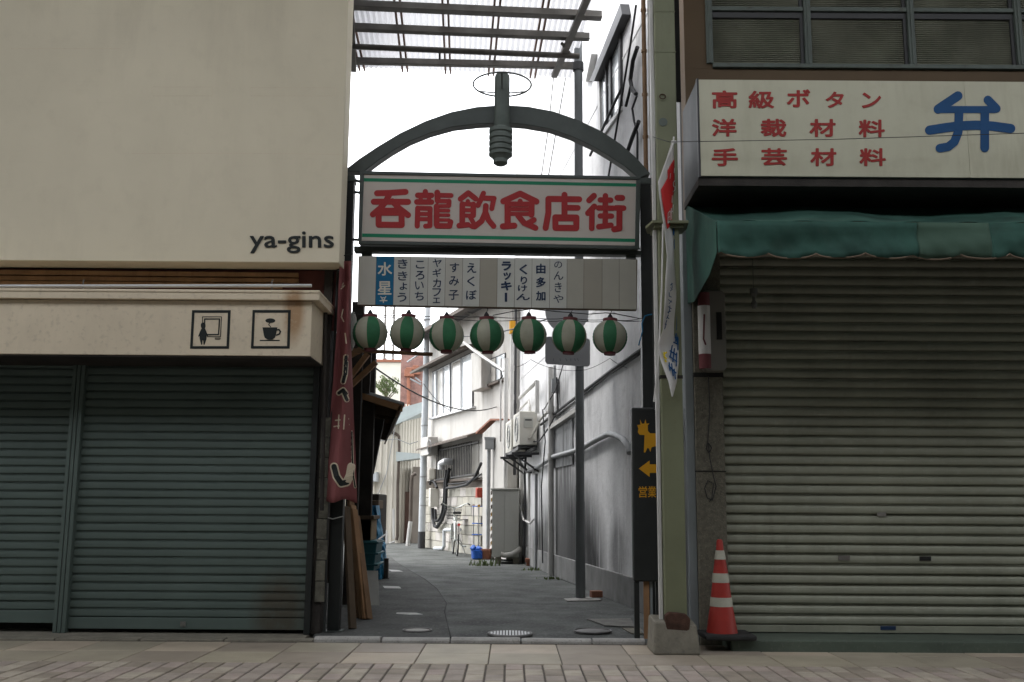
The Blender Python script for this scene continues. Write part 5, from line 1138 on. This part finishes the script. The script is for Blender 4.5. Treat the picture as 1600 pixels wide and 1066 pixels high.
q = MB(); q.tube([PFB.pt(x, y, .1) for x, y in ((672,757),(674,750),(679,754),(683,762))], .03, 8); mk('pipework', q, M_CABLE, tt, smooth=True)
for pxs, r, lab in (([(702,733),(698,752),(697,775),(696,797),(691,812),(683,824),(679,822),(676.5,810),(676,794)], .040, 'thick black hose looping to the white electric box'),
                    ([(698,735),(695,755),(694,780),(691,802),(686,813),(681,814),(680,796)], .034, 'second black hose inside the loop of the thick one'),
                    ([(697,763),(715,761),(730,757),(742,746),(752,724)], .030, 'black hose running right along the block wall'),
                    ([(700,757),(722,755),(740,750),(752,741)], .016, 'thin black hose above the block wall')):
    cable('black_hose', [PFB.pt(x, y, .10) for x, y in pxs], r, lab, sub=3, n=8)
cable('exhaust_duct', [PFB.pt(x, y, o_) for x, y, o_ in ((706,722,.05),(696,721,.2),(689,725,.24),(689,734,.24))], .075, 'silver elbow duct coming out of the barred window', M_ALU, 10, sub=3, cat='duct')
cable('low_pipe', [PFB.pt(x, y, .12) for x, y in ((679,857),(692,857),(694,853),(694,829),(697,828),(719,828)) ], .038, 'pale green pipe bending along the foot of the block wall', M_UPOLE, 8, sub=2, cat='pipe')
tt = thing('air_conditioner', 'white outdoor unit at the left corner of the white house', 'air conditioner', tuple(PFB.pt(670, 713, .2)), 'outdoor units on the white house')
q = MB(); q.obox(PFB.pt(670.5, 698, .2), (.12,.32,.21), Matrix.Rotation(ang-math.pi/2, 3, 'Z')); mk('casing', q, M_PLASTER, tt, bevel=.012)
q = MB(); q.ring(PFB.pt(670.5, 698, .53), .15, .008, 20, 5, tuple(bd), (0,0,1)); mk('fan_grille', q, M_PIPEG, tt)

# ================================================================== UTILITY POLE
gp2 = gnd(658.5, 857); t = thing('utility_pole', 'pale blue grey utility pole with dark base before the block wall', 'utility pole', (gp2.x, gp2.y, 0))
q = MB(); q.tube([(gp2.x,gp2.y,.38),(gp2.x+.03,gp2.y,6.7)], [.082,.066], 14); mk('shaft', q, M_UPOLE, t, smooth=True)
q = MB(); q.tube([(gp2.x,gp2.y,0),(gp2.x,gp2.y,.385)], .088, 14); mk('base_sleeve', q, M_DKFR, t, smooth=True)
PU = FR(gp2.y-.02)
for pts in ([(658,601),(641,592)], [(658,597),(649,590)], [(656,553),(636,566)]):
    q = MB(); q.tube([PU.pt(*p) for p in pts], .022, 6); mk('arm', q, M_UPOLE, t)
for y in (500, 620, 665, 700, 745, 790):
    z = PU.pt(659, y).z; q = MB(); q.tube([(gp2.x+.01,gp2.y,z-.015),(gp2.x+.01,gp2.y,z+.015)], .086, 12); mk('band', q, M_PIPEG, t, smooth=True)
q = MB(); a = PU.pt(668, 527); q.obox(a, (.07,.1,.08), Matrix.Identity(3)); q.bar(a, (gp2.x, gp2.y, a.z), .03, .03); mk('lamp_head', q, M_PIPEG, t, bevel=.01)

# ================================================================== CREAM CORRUGATED HOUSE
C0 = gnd(622, 849); t = CH = thing('cream_house', 'cream corrugated metal house with pale green roof at the alley end', 'building', (C0.x-1.5, C0.y+1, 0))
d1 = Vector((-1, .10, 0)).normalized(); d2 = Vector((.42, 1, 0)).normalized(); n1 = Vector((-.10,-1,0)).normalized(); n2 = Vector((1,-.42,0)).normalized()
ez = FR(C0.y).pt(621, 662).z
b = MB(); b.prism([C0, C0+d1*5, C0+d1*5+d2*4, C0+d2*4], (0,0,ez)); mk('wall', b, M_SID, t)
def ribs(org, d, nrm, L, z1, dz=0.0):
    m_ = bpy.data.meshes.new('siding_rib'); q = MB(); q.prism([(0,0,0),(.014,0.02,0),(.045,0.02,0),(.06,0,0)], (0,0,1)); 
    q2 = MB(); rot = Matrix((d, nrm, Vector((0,0,1)))).transposed()
    k = 0
    while k*.16 < L-.05:
        q2.prism([org + d*(k*.16+.0) + nrm*.0005, org + d*(k*.16+.018) + nrm*.022, org + d*(k*.16+.05) + nrm*.022, org + d*(k*.16+.068) + nrm*.0005], (0,0,z1+dz*k*.16)); k += 1
    return q2
mk('siding_ribs', ribs(C0, d1, n1, 4.5, ez-.02), M_SID, t, kind='stuff'); mk('siding_ribs', ribs(C0+d2*.05, d2, n2, 3.8, ez+.55, 0), M_SID, t, kind='stuff')
b = MB(); b.prism([C0+Vector((0,0,ez)), C0+d2*4+Vector((0,0,ez)), C0+d2*4+Vector((0,0,ez+.9)), C0+d2*1.2+Vector((0,0,ez+.5))], -n2*.1); mk('gable', b, M_SID, t)
# roof slab rising to the right behind the pole
PRF = FR(C0.y+.2); q = MB(); q.poly(PRF, [(575,664),(620,661),(675,634),(675,624),(632,636),(575,640)], .5, 3.2); 
mk('roof', q, M_ROOFG, t)
q = MB(); q.poly(PRF, [(618,664),(676,637),(676,632.5),(618,659)], .56, .05); mk('eave_trim', q, M_ROOFG, t)
PD1 = Plane(C0, n2); PD0 = Plane(C0, n1)
cable('drain_pipe', [PD0.pt(x, y, .05) for x, y in ((613,676),(619,678),(623.5,682),(624,700),(621.5,760),(621,838),(619.5,844))], .040, 'dark brown drainpipe at the corner of the cream house', M_EAVE, 8, sub=2, cat='pipe')
q = MB(); q.poly(FR(C0.y+.3), [(629,769),(644,768),(642,847),(627,847)], 0, .05); dr = mk('door', q, M_DOORB, t)
q = MB(); q.tube([FR(C0.y+.24).pt(629.5,800), FR(C0.y+.24).pt(629.5,812)], .022, 8); mk('door_handle', q, M_ALU, dr, smooth=True)
q = MB(); q.poly(FR(C0.y-.25), [(619,706),(656,709),(656,716),(619,721)], 0, .75); mk('door_canopy', q, M_ROOFG, t)
q = MB(); q.prism([PD0.pt(574,752,.0), PD0.pt(592,738,.0), PD0.pt(592,753,.0)], n1*.3); mk('vent_hood', q, M_UPOLE, t)
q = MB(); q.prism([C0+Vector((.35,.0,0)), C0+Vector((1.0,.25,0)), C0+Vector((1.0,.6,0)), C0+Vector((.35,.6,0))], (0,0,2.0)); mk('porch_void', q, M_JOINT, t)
cable('drain_pipe', [FR(gp2.y+.4).pt(x, y) for x, y in ((650,740),(644,744),(643,760),(641.5,815))], .045, 'dark pipe left of the utility pole', M_EAVE, 8, sub=2, cat='pipe')
cable('white_post', [FR(gp2.y+.3).pt(641.5,815), FR(gp2.y+.3).pt(637,853)], .05, 'white leaning post left of the utility pole base', M_PIPEW, 8, sub=1, cat='post')
for pxs, lab in (([(592,662),(570,724)], 'thin wire hanging across the cream house near the shed roof'), ([(617,668),(604,740),(590,775),(578,770)], 'looping thin wire on the cream house wall'), ([(653,690),(640,694),(620,686),(600,688),(572,694)], 'thin sagging wire before the cream house')):
    cable('thin_wire', [FR(C0.y-.4).pt(x, y) for x, y in pxs], .011, lab, M_PIPEG, 5)
tt = thing('standpipe', 'small white pipework at the foot of the cream house', 'pipe', tuple(gnd(604, 850)))
for pts in ([(604,850),(604,830),(600,829)], [(608,849),(612,848),(617,846)], [(615,842),(615,795)]):
    q = MB(); q.tube([FR(C0.y-.3).pt(*p) for p in pts], .03, 6); mk('pipe', q, M_PIPEW, tt, smooth=True)

# ================================================================== THINGS BEYOND
PBK = FR(32); a, c = PBK.pt(627, 552), PBK.pt(700, 640)
t = thing('brick_building', 'red brown brick tower behind the cream house', 'building', ((a.x+c.x)/2, 33, 0))
b = MB(); b.box(a.x, c.x, 32, 35, 0, a.z); mk('wall', b, M_BRICKR, t)
for (x, y, w_) in ((640,583,.16),(650,580,.14)):
    p = PBK.pt(x, y, .12); q = MB(); q.obox(p, (w_,.12,.12), Matrix.Identity(3)); q.obox(p+Vector((0,-.02,.14)), (w_*.7,.1,.03), Matrix.Identity(3)); mk('vent_box', q, M_TERRA, t, bevel=.02)
q = MB(); q.tube([PBK.pt(638.5,590,.1), PBK.pt(638.5,660,.1)], .06, 8); mk('pipe', q, M_TERRA, t)
PB3 = FR(44); a, c = PB3.pt(560, 566), PB3.pt(631, 640)
t = thing('distant_building', 'far cream building with red roof edge beyond the shed', 'building', ((a.x+c.x)/2, 46, 0))
b = MB(); b.box(a.x, c.x, 44, 50, 0, a.z); mk('wall', b, mat('cream_far', (.62,.60,.52), .8, var=.05), t)
b = MB(); b.box(a.x-.1, c.x+.05, 43.9, 50, a.z+.003, a.z+.13); mk('roof_edge', b, M_TERRA, t)
PMT = FR(47)
def mast(px, ytop, wpx, lab):
    base = PMT.pt(px, 566); topz = PMT.pt(px, ytop).z; w_ = wpx*47/FPX/2; tt = thing('lattice_mast', lab, 'mast', (base.x, 47, base.z-.5))
    q = MB()
    for sx, sy in ((-1,-1),(1,-1),(1,1),(-1,1)): q.tube([(base.x+sx*w_, 47+sy*w_, base.z-.5), (base.x+sx*w_, 47+sy*w_, topz)], .03, 5)
    mk('chords', q, M_STEEL, tt, kind='stuff'); q = MB(); z = base.z-.4; k = 0
    while z < topz-.7:
        for sy in (-1, 1): q.tube([(base.x-w_*(1 if k % 2 else -1), 47+sy*w_, z), (base.x+w_*(1 if k % 2 else -1), 47+sy*w_, z+.7)], .018, 4); q.tube([(base.x-w_, 47+sy*w_, z), (base.x+w_, 47+sy*w_, z)], .018, 4)
        z += .7; k += 1
    mk('lacing', q, M_STEEL, tt, kind='stuff')
mast(607, 420, 14, 'steel lattice mast left of the pale utility pole'); 
# tree beyond
tc = FR(30).pt(605, 603); t = thing('tree', 'small round green tree beyond the shed roof', 'tree', (tc.x-.15, 30, 0))
q = MB(); q.tube([(tc.x-.1,30,0),(tc.x-.05,30,2.6),(tc.x,30,tc.z-.1)], [.09,.07,.03], 8)
for k in range(8):
    a = k*.8; q.tube([(tc.x-.03,30,tc.z-.5+.05*k), (tc.x+.34*math.cos(a), 30+.3*math.sin(a), tc.z-.1+.05*k)], [.025,.008], 5)
mk('trunk', q, M_BARK, t)
q = MB(); rnd = random.Random(3)
for k in range(900):
    while True:
        v = Vector((rnd.uniform(-1,1), rnd.uniform(-1,1), rnd.uniform(-1,1)))
        if v.length < 1 and v.length > rnd.random()*.8: break
    cl = .75+.25*math.sin(v.x*6+v.z*5); p = tc + Vector((v.x*.42*cl, v.y*.42, v.z*.36*cl)); u = Vector((rnd.uniform(-1,1),rnd.uniform(-1,1),rnd.uniform(-1,1))).normalized(); w_ = u.orthogonal().normalized(); l = rnd.uniform(.03,.06)
    q.add([p-u*l, p+w_*l*.4, p+u*l, p-w_*l*.4], [(0,1,2,3)])
mk('crown', q, M_LEAF, t, kind='stuff')

# ================================================================== BICYCLE
bb = Vector((-1.06, 20.15, 0)); hd = Vector((-.13, 1, 0)).normalized(); sd_ = Vector((hd.y, -hd.x, 0))
t = thing('bicycle', 'parked city bicycle with front basket leaning by the block wall', 'bicycle', (bb.x, bb.y, 0))
def bp(f, s_, z): return Vector((bb.x, bb.y, 0)) + hd*f + sd_*s_ + Vector((0,0,z))
M_SILV = mat('bike_silver', (.5,.52,.5), .3, metal=.6); M_BIKE = mat('bike_frame_pale', (.55,.58,.55), .35)
for f in (0, 1.08):
    q = MB(); q.ring(bp(f,0,.32), .305, .017, 32, 6, tuple(hd), (0,0,1)); wh = mk('wheel', q, M_RUB, t, smooth=True)
    q = MB(); q.ring(bp(f,0,.32), .282, .008, 28, 5, tuple(hd), (0,0,1))
    for k in range(14): q.tube([bp(f,.02*(1 if k % 2 else -1),.32), bp(f+.28*math.cos(k*.449),0,.32+.28*math.sin(k*.449))], .002, 3)
    q.tube([bp(f,-.05,.32), bp(f,.05,.32)], .02, 8); mk('rim_and_spokes', q, M_SILV, wh)
q = MB()
for a, c in ((bp(.42,0,.30),bp(.28,0,.78)), (bp(.42,0,.30),bp(.92,0,.66)), (bp(.30,0,.55),bp(.90,0,.74)), (bp(0,.05,.32),bp(.42,.03,.30)), (bp(0,-.05,.32),bp(.42,-.03,.30)), (bp(0,.05,.32),bp(.30,.02,.66)), (bp(0,-.05,.32),bp(.30,-.02,.66))): q.tube([a, c], .016, 8)
mk('frame', q, M_BIKE, t, smooth=True)
q = MB(); q.tube([bp(.88,0,.92),bp(.92,0,.66),bp(.95,.05,.60),bp(1.08,.05,.32)], .014, 8); q.tube([bp(.95,-.05,.60),bp(1.08,-.05,.32)], .014, 8); mk('fork', q, M_BIKE, t, smooth=True)
q = MB(); q.tube([bp(.66,-.28,1.02),bp(.76,-.26,1.04),bp(.88,-.14,.98),bp(.88,0,.93),bp(.88,.14,.98),bp(.76,.26,1.04),bp(.66,.28,1.02)], .012, 8); mk('handlebar', q, M_SILV, t, smooth=True)
q = MB()
for s_ in (-1, 1): q.tube([bp(.72,s_*.268,1.03), bp(.60,s_*.29,1.01)], .018, 8)
mk('grips', q, M_RUB, t, kind='stuff')
q = MB(); q.prism([bp(.08,-.09,.82),bp(.08,.09,.82),bp(.22,.06,.83),bp(.36,.02,.82),bp(.36,-.02,.82),bp(.22,-.06,.83)], (0,0,.05)); mk('saddle', q, M_RUB, t, bevel=.02)
q = MB()
for z in (.72,.78,.84,.90,.955):
    k = .13+.04*(z-.72)/.235; q.tube([bp(.98,-k,z),bp(1.24,-k,z),bp(1.24,k,z),bp(.98,k,z),bp(.98,-k,z)], .005, 4)
for i in range(9):
    s_ = -.13+.26*i/8; q.tube([bp(.98,s_,.72),bp(.98,s_*1.3,.955)], .004, 4); q.tube([bp(1.24,s_,.72),bp(1.24,s_*1.3,.955)], .004, 4); q.tube([bp(.98,s_,.72),bp(1.24,s_,.72)], .004, 4)
mk('basket', q, M_DKFR, t, kind='stuff')
q = MB(); q.box(bb.x-.16,bb.x+.16,bb.y+.95,bb.y+1.2,.70,.71); mk('basket_floor', q, M_DKFR, t)
q = MB(); n = 14
for i in range(n):
    a0, a1 = R(20+i*10), R(30+i*10); q.prism([bp(-.345*math.cos(a0),-.03,.32+.345*math.sin(a0)),bp(-.345*math.cos(a0),.03,.32+.345*math.sin(a0)),bp(-.345*math.cos(a1),.03,.32+.345*math.sin(a1)),bp(-.345*math.cos(a1),-.03,.32+.345*math.sin(a1))], (0,0,.006))
mk('mudguard', q, M_PLASTER, t)
q = MB(); q.bar(bp(-.35,0,.48), bp(-.35,0,.60), .07, .02, (1,0,0)); mk('mudguard_flap', q, M_PLASTER, t)
q = MB(); q.tube([bp(-.37,0,.62), bp(-.35,0,.62)], .03, 12); mk('reflector', q, M_FRED, t)
q = MB()
for s_ in (-.07,.07): q.bar(bp(-.25,s_,.70), bp(.2,s_,.70), .02, .015)
q.bar(bp(-.25,-.08,.70), bp(-.25,.08,.70), .02, .015); mk('rear_rack', q, M_SILV, t)
q = MB(); q.tube([bp(.0,.06,.32),bp(-.10,.16,.03)], .01, 6); q.tube([bp(.42,.04,.30),bp(.42,.13,.18)], .01, 6); q.tube([bp(.42,.13,.18),bp(.42,.22,.18)], .02, 6); mk('stand_and_pedal', q, M_SILV, t)

# bucket, flower pots, plant cage, weeds
bk = gnd(746, 874); t = thing('bucket', 'bright blue plastic bag and bucket by the plant cage', 'bucket', (bk.x, bk.y, 0))
q = MB(); q.lathe([(.085,0),(.11,.02),(.125,.16),(.13,.165),(.118,.17)], (bk.x,bk.y,0), 18); mk('body', q, M_BUCKET, t, smooth=True)
q = MB(); rnd = random.Random(5)
for k in range(5): q.obox((bk.x+rnd.uniform(-.08,.09), bk.y-.02+rnd.uniform(-.05,.05), .15+rnd.uniform(-.04,.05)), (.06,.05,.04), Matrix.Rotation(rnd.random()*3, 3, Vector((rnd.random(),1,rnd.random())).normalized()))
mk('crumpled_bag', q, M_BUCKET, t, bevel=.015, kind='stuff')
fp = gnd(759, 874); t = thing('flower_pot', 'brown flower pot between the blue bucket and cabinet', 'flower pot', (fp.x, fp.y, 0))
q = MB(); q.lathe([(.09,0),(.12,.15),(.135,.155),(.135,.19),(.12,.19)], (fp.x,fp.y,0), 18); mk('pot', q, M_TERRA, t, smooth=True)
q = MB(); q.lathe([(.118,.165),(.05,.185),(.01,.19)], (fp.x,fp.y,0), 12); mk('soil', q, M_BARK, t)
cg = gnd(748, 869); t = thing('plant_cage', 'wire plant cage with blue rings and orange clips by the bicycle', 'plant cage', (cg.x, cg.y, 0))
for z in (.42,.64,.98):
    q = MB(); q.ring((cg.x,cg.y+.1,z), .14, .011, 22, 5); mk('ring', q, M_BUCKET, t, smooth=True)
for k in range(3):
    a = k*2.09+.5; q = MB(); x, y = cg.x+.14*math.cos(a), cg.y+.1+.14*math.sin(a); q.tube([(x,y,0),(x,y,1.02)], .010, 6); mk('stake', q, M_BLUEGREY, t)
    q = MB(); q.obox((x,y,.99), (.025,.025,.02), Matrix.Identity(3)); mk('clip', q, M_ORANGE, t)
def weeds(px, py, n, h, seed, lab):
    rnd = random.Random(seed); g_ = gnd(px, py); q = MB()
    for k in range(n):
        a = rnd.random()*6.28; r = rnd.random()*.18; p = Vector((g_.x+r*math.cos(a)*1.5, g_.y+r*math.sin(a), .0)); hh = h*rnd.uniform(.15,.7); d = Vector((rnd.uniform(-.5,.5), rnd.uniform(-.5,.5), 1)).normalized(); s_ = Vector((math.cos(a*3), math.sin(a*3), 0))*.012
        q.add([p-s_, p+s_, p+d*hh*.6+s_*1.3, p+d*hh], [(0,1,2,3)])
    o = mk('weeds', q, M_LEAF, kind='stuff'); tag(o, lab, 'weeds')
weeds(706, 860, 50, .26, 1, 'weeds at the foot of the block wall left of the bicycle'); weeds(757, 884, 70, .22, 2, 'weeds before the grey cabinet'); weeds(838, 892, 40, .10, 4, 'small weeds at the foot of the far pipes'); weeds(866, 905, 30, .07, 6, 'low weeds at the foot of the pale drainpipe')
q = MB(); q.obox(gnd(830, 884)+Vector((0,0,.09)), (.10,.08,.03), Matrix.Identity(3)); q.obox(gnd(830, 884)+Vector((0,0,.03)), (.08,.07,.03), Matrix.Identity(3)); tag(mk('pipe_block', q, M_TERRA, bevel=.006), 'small brown block beside the far wall pipes', 'block')

# ================================================================== LEFT SIDE OF THE ALLEY: SHED AND CLUTTER
t = thing('wooden_shed', 'dark wooden lean-to with sloping roof on the left of the alley', 'shed', (-2.1, 12, 0))
YS0 = 10.5; PSF = FR(YS0)
E0, E1 = PSF.pt(632, 629), PSF.pt(556, 606); dv = Vector((-.15, 1, 0)); LN = 4.7
q = MB(); q.prism([E0, E1, E1-Vector((0,0,.03)), E0-Vector((0,0,.03))], dv*LN); mk('roof_deck', q, M_UPOLE, t)
q = MB(); q.prism([E0-Vector((.02,0,.032)), E1-Vector((0,0,.032)), E1-Vector((0,0,.10)), E0-Vector((.02,0,.10))], Vector((0,.03,0))); mk('front_fascia', q, M_WOOD[0], t)
q = MB(); q.prism([E0-Vector((.03,0,.033)), E0-Vector((.055,0,.033)), E0-Vector((.10,0,.16)), E0-Vector((.075,0,.16))], dv*LN); mk('eave_board', q, M_WOOD[3], t)
for k in range(9):
    q = MB(); o_ = dv*(.35+k*.5); q.bar(E0+o_-Vector((.06,0,.085)), E1+o_-Vector((.35,0,.0))-Vector((0,0,.085)), .05, .09); mk('rafter', q, M_WOOD[3], t)
for k in range(6):
    q = MB(); u = .12+k*.15; a = E0.lerp(E1, u)-Vector((0,0,.034)); q.bar(a+dv*.05-Vector((0,0,.012)), a+dv*(LN-.05)-Vector((0,0,.012)), .09, .018); mk('roof_board', q, M_WOOD[1], t)
Lx = -2.05
q = MB(); q.prism([(Lx-.05,YS0+.1,0),(Lx-.95,YS0+5.4,0),(Lx-1.2,YS0+5.4,0),(Lx-.4,YS0+.1,0)], (0,0,3.2)); mk('side_wall', q, M_DARK, t)
for xx, yy, hh in ((PSF.pt(573,640).x, YS0+.12, 2.9), (PSF.pt(560,640).x, YS0-.25, 3.1), (-2.32, 13.0, 2.3), (-2.55, 15.0, 2.2)):
    q = MB(); q.box(xx-.06, xx+.06, yy, yy+.1, 0, hh); mk('post', q, M_DARK, t)
PSB = FR(10.1)
for pts, w_ in (([(548,603),(588,566)], .06), ([(545,592),(575,553)], .07), ([(540,560),(566,545)], .07)):
    q = MB(); q.bar(PSB.pt(*pts[0]), PSB.pt(*pts[1]), w_, .05); mk('brace', q, M_WOOD[0], t)
q = MB(); q.poly(FR(10.35), [(552,535),(581,535),(577,615),(552,612)], 0, .05); mk('gable_panel', q, M_DARK, t)
q = MB(); q.bar(FR(9.9).pt(540,547), FR(9.9).pt(676,554), .035, .035); mk('roof_batten', q, M_WOOD[1], t)
q = MB(); q.poly(FR(11.2), [(553,650),(600,655),(583,740),(574,745),(574,780),(553,780)], 0, .08); mk('hanging_board', q, M_DARK, t)
tt = thing('white_plastic_bag', 'crumpled white plastic hanging behind the red banner', 'plastic bag', tuple(FR(8.3).pt(549, 545)))
q = MB(); pts = [(545,490),(550,496),(553,505),(554,520),(552,535),(549,548),(546,540),(545,520)]
vs = []; n = len(pts)
q.lathe([(.004,.0),(.022,.05),(.03,.13),(.035,.2),(.03,.28),(.012,.33)], FR(8.3).pt(550, 548), 9); mk('bag', q, M_FLAG, tt, smooth=True)
# leaning planks
tt0 = [((541,792),(551,985),M_WOOD[3],9.0), ((548,783),(561,968),M_WOOD[1],9.0), ((551,790),(567,969),M_WOOD[2],9.02), ((553,796),(572,970),M_WOOD[0],9.05), ((557,806),(577,970),M_WOOD[1],9.06)]
PLL = ['dark board leaning beside the left gate post', 'brown plank leaning behind the dark board', 'lightest of the planks leaning by the gate post', 'orange brown plank second from the right in the leaning bundle', 'rightmost plank of the leaning bundle by the gate post']
for i, ((ta, ba, mt, yy), lab) in enumerate(zip(tt0, PLL)):
    b_ = gnd(ba[0], ba[1]); pl = FR(b_.y+.22+i*.03); a = pl.pt(*ta); b_.z = .0; q = MB(); d = (a-b_)
    q.bar(b_+d.normalized()*.012, a, .075, .028, (.85,-.5,0)); o = mk('plank', q, mt, bevel=.003); tag(o, lab, 'plank', 'planks leaning by the gate post')
# stacked boxes, crate, panel, tarp
def pbox(name, r_, Y, dep, mt, lab, cat, bev=.008):
    q = MB(); pl = FR(Y); p0, p1 = pl.pt(r_[0], r_[3]), pl.pt(r_[2], r_[1]); q.box(p0.x, p1.x, Y, Y+dep, p0.z, p1.z); return tag(mk(name, q, mt, bevel=bev), lab, cat)
YP = 10.6; pl = FR(YP)
gz = pl.pt(580, 893).z
q = MB(); g0 = gnd(578, 948); q.prism([pl.pt(571,892,.05), pl.pt(590,892,.05), Vector((g0.x+.09,g0.y,.002)), Vector((g0.x-.14,g0.y,.002))], (0,.03,0)); tag(mk('grey_panel', q, M_GREYP), 'pale grey panel leaning under the teal crate', 'panel')
q = MB(); p0 = pl.pt(545, 893); p1 = pl.pt(590, 893); q.box(p0.x, p1.x-.12, YP+.05, YP+.75, 0, gz-.005); tag(mk('storage_box', q, M_DARK, bevel=.01), 'dark box at the bottom of the stack left of the alley', 'box')
tt = thing('plastic_crate', 'teal plastic crate in the stack left of the alley', 'crate', (pl.pt(576, 893).x, YP, gz))
p0, p1 = pl.pt(560, 893), pl.pt(585, 845); q = MB()
q.prism([(p0.x,YP,p0.z),(p1.x,YP,p0.z),(p1.x+.03,YP,p1.z),(p0.x,YP,p1.z)], (0,.5,0)); mk('body', q, M_TEAL, tt, bevel=.01)
for k in (.06,.42,.78):
    q = MB(); z = p0.z+(p1.z-p0.z)*k+.04; q.box(p0.x-.004, p1.x+.045, YP-.012, YP+.52, z, z+.016); mk('rib', q, M_TEAL, tt, bevel=.004)
q = MB(); q.tube([(p1.x+.04,YP-.02,p1.z+.01),(p1.x+.05,YP+.55,p1.z+.05)], .009, 6); mk('handle', q, M_PIPEW, tt)
pbox('cardboard_box', (556,812,581,844.5), YP+.02, .42, M_CARD, 'tan cardboard box on top of the teal crate', 'box')
pbox('wooden_tray', (554,806,584,811.6), YP-.02, .5, M_WOOD[3], 'dark wooden tray on the cardboard box', 'tray', .004)
pbox('dark_board', (548,762,573,805.6), YP+.2, .12, M_DARK, 'dark board standing on the wooden tray', 'board', .004)
YT = 13.6; plT = FR(YT); q = MB(); rnd = random.Random(9); K, n = 10, 16; vs = []
for i in range(n+1):
    u = i/n; y = 790+(912-790)*u; hw = lerp_y(u, 0, 7, 1, 15) if u < .5 else 15-3*(u-.5)*2; xc = 584+4*math.sin(u*2.2)
    for k in range(K+1):
        v = k/K; a = math.pi*v; x = xc - hw*math.cos(a) + 1.2*math.sin(u*17+k*2.1)
        p = FR(YT + .55 - .55*math.sin(a) + .05*math.sin(u*23+k*3.7)).pt(x, y); p.z = max(p.z, .0); vs.append(p)
q.add(vs, [(i*(K+1)+k, i*(K+1)+k+1, (i+1)*(K+1)+k+1, (i+1)*(K+1)+k) for i in range(n) for k in range(K)])
o = mk('tarpaulin', q, M_TARP, smooth=False); tag(o, 'crumpled blue tarpaulin draped over a pile on the left', 'tarpaulin'); s_ = o.modifiers.new('s', 'SOLIDIFY'); s_.thickness = .01
g1 = gnd(585, 905); q = MB(); q.box(g1.x-.35, g1.x-.02, YT+.7, YT+1.6, 0, 1.15); tag(mk('covered_crate', q, M_DARK, bevel=.02), 'dark pile under the blue tarpaulin', 'crate')
g1 = gnd(602, 906); q = MB(); q.box(g1.x-.02, g1.x+.03, g1.y, g1.y+.1, 0, .28); q.box(g1.x-.04, g1.x+.05, g1.y-.02, g1.y+.12, 0, .02); tag(mk('short_stake', q, M_DARK), 'short dark stake in front of the blue tarpaulin', 'stake')
pbox('brown_box', (574,782,592,795), YT+.5, .5, M_WOOD[3], 'small brown box on top of the blue tarpaulin', 'box')

# wires spanning the alley
for a, c, r, sg, lab in ((FR(10.5).pt(566,560), FR(21).pt(792,628), .010, .35, 'sagging wire from the shed to the white house corner'),
                         (FR(23.6).pt(662,520), FR(12.5).pt(930,470), .012, .25, 'wire from the utility pole toward the grey alley wall'),
                         (FR(23.6).pt(662,545), FR(40).pt(566,520), .014, .4, 'wire from the utility pole toward the distant building'),
                         (FR(23.6).pt(662,600), FR(21.5).pt(735,650), .010, .2, 'thin drop wire from the utility pole to the white house')):
    cable('overhead_wire', [a, c], r, lab, sub=16, sag=sg, n=5)
cable('white_hose', [PFB.pt(x, y, .25) for x, y in ((725,535),(742,549),(758,560),(776,572),(788,580))], .030, 'white hose slanting across the white house front', M_PIPEW, 6, sub=3)
cable('wall_cable', [PFB.pt(x, y, .26) for x, y in ((758,560),(770,572),(782,578),(785,588),(779,596))], .016, 'dark frayed cable by the white house corner window', M_CABLE, 6, sub=3)
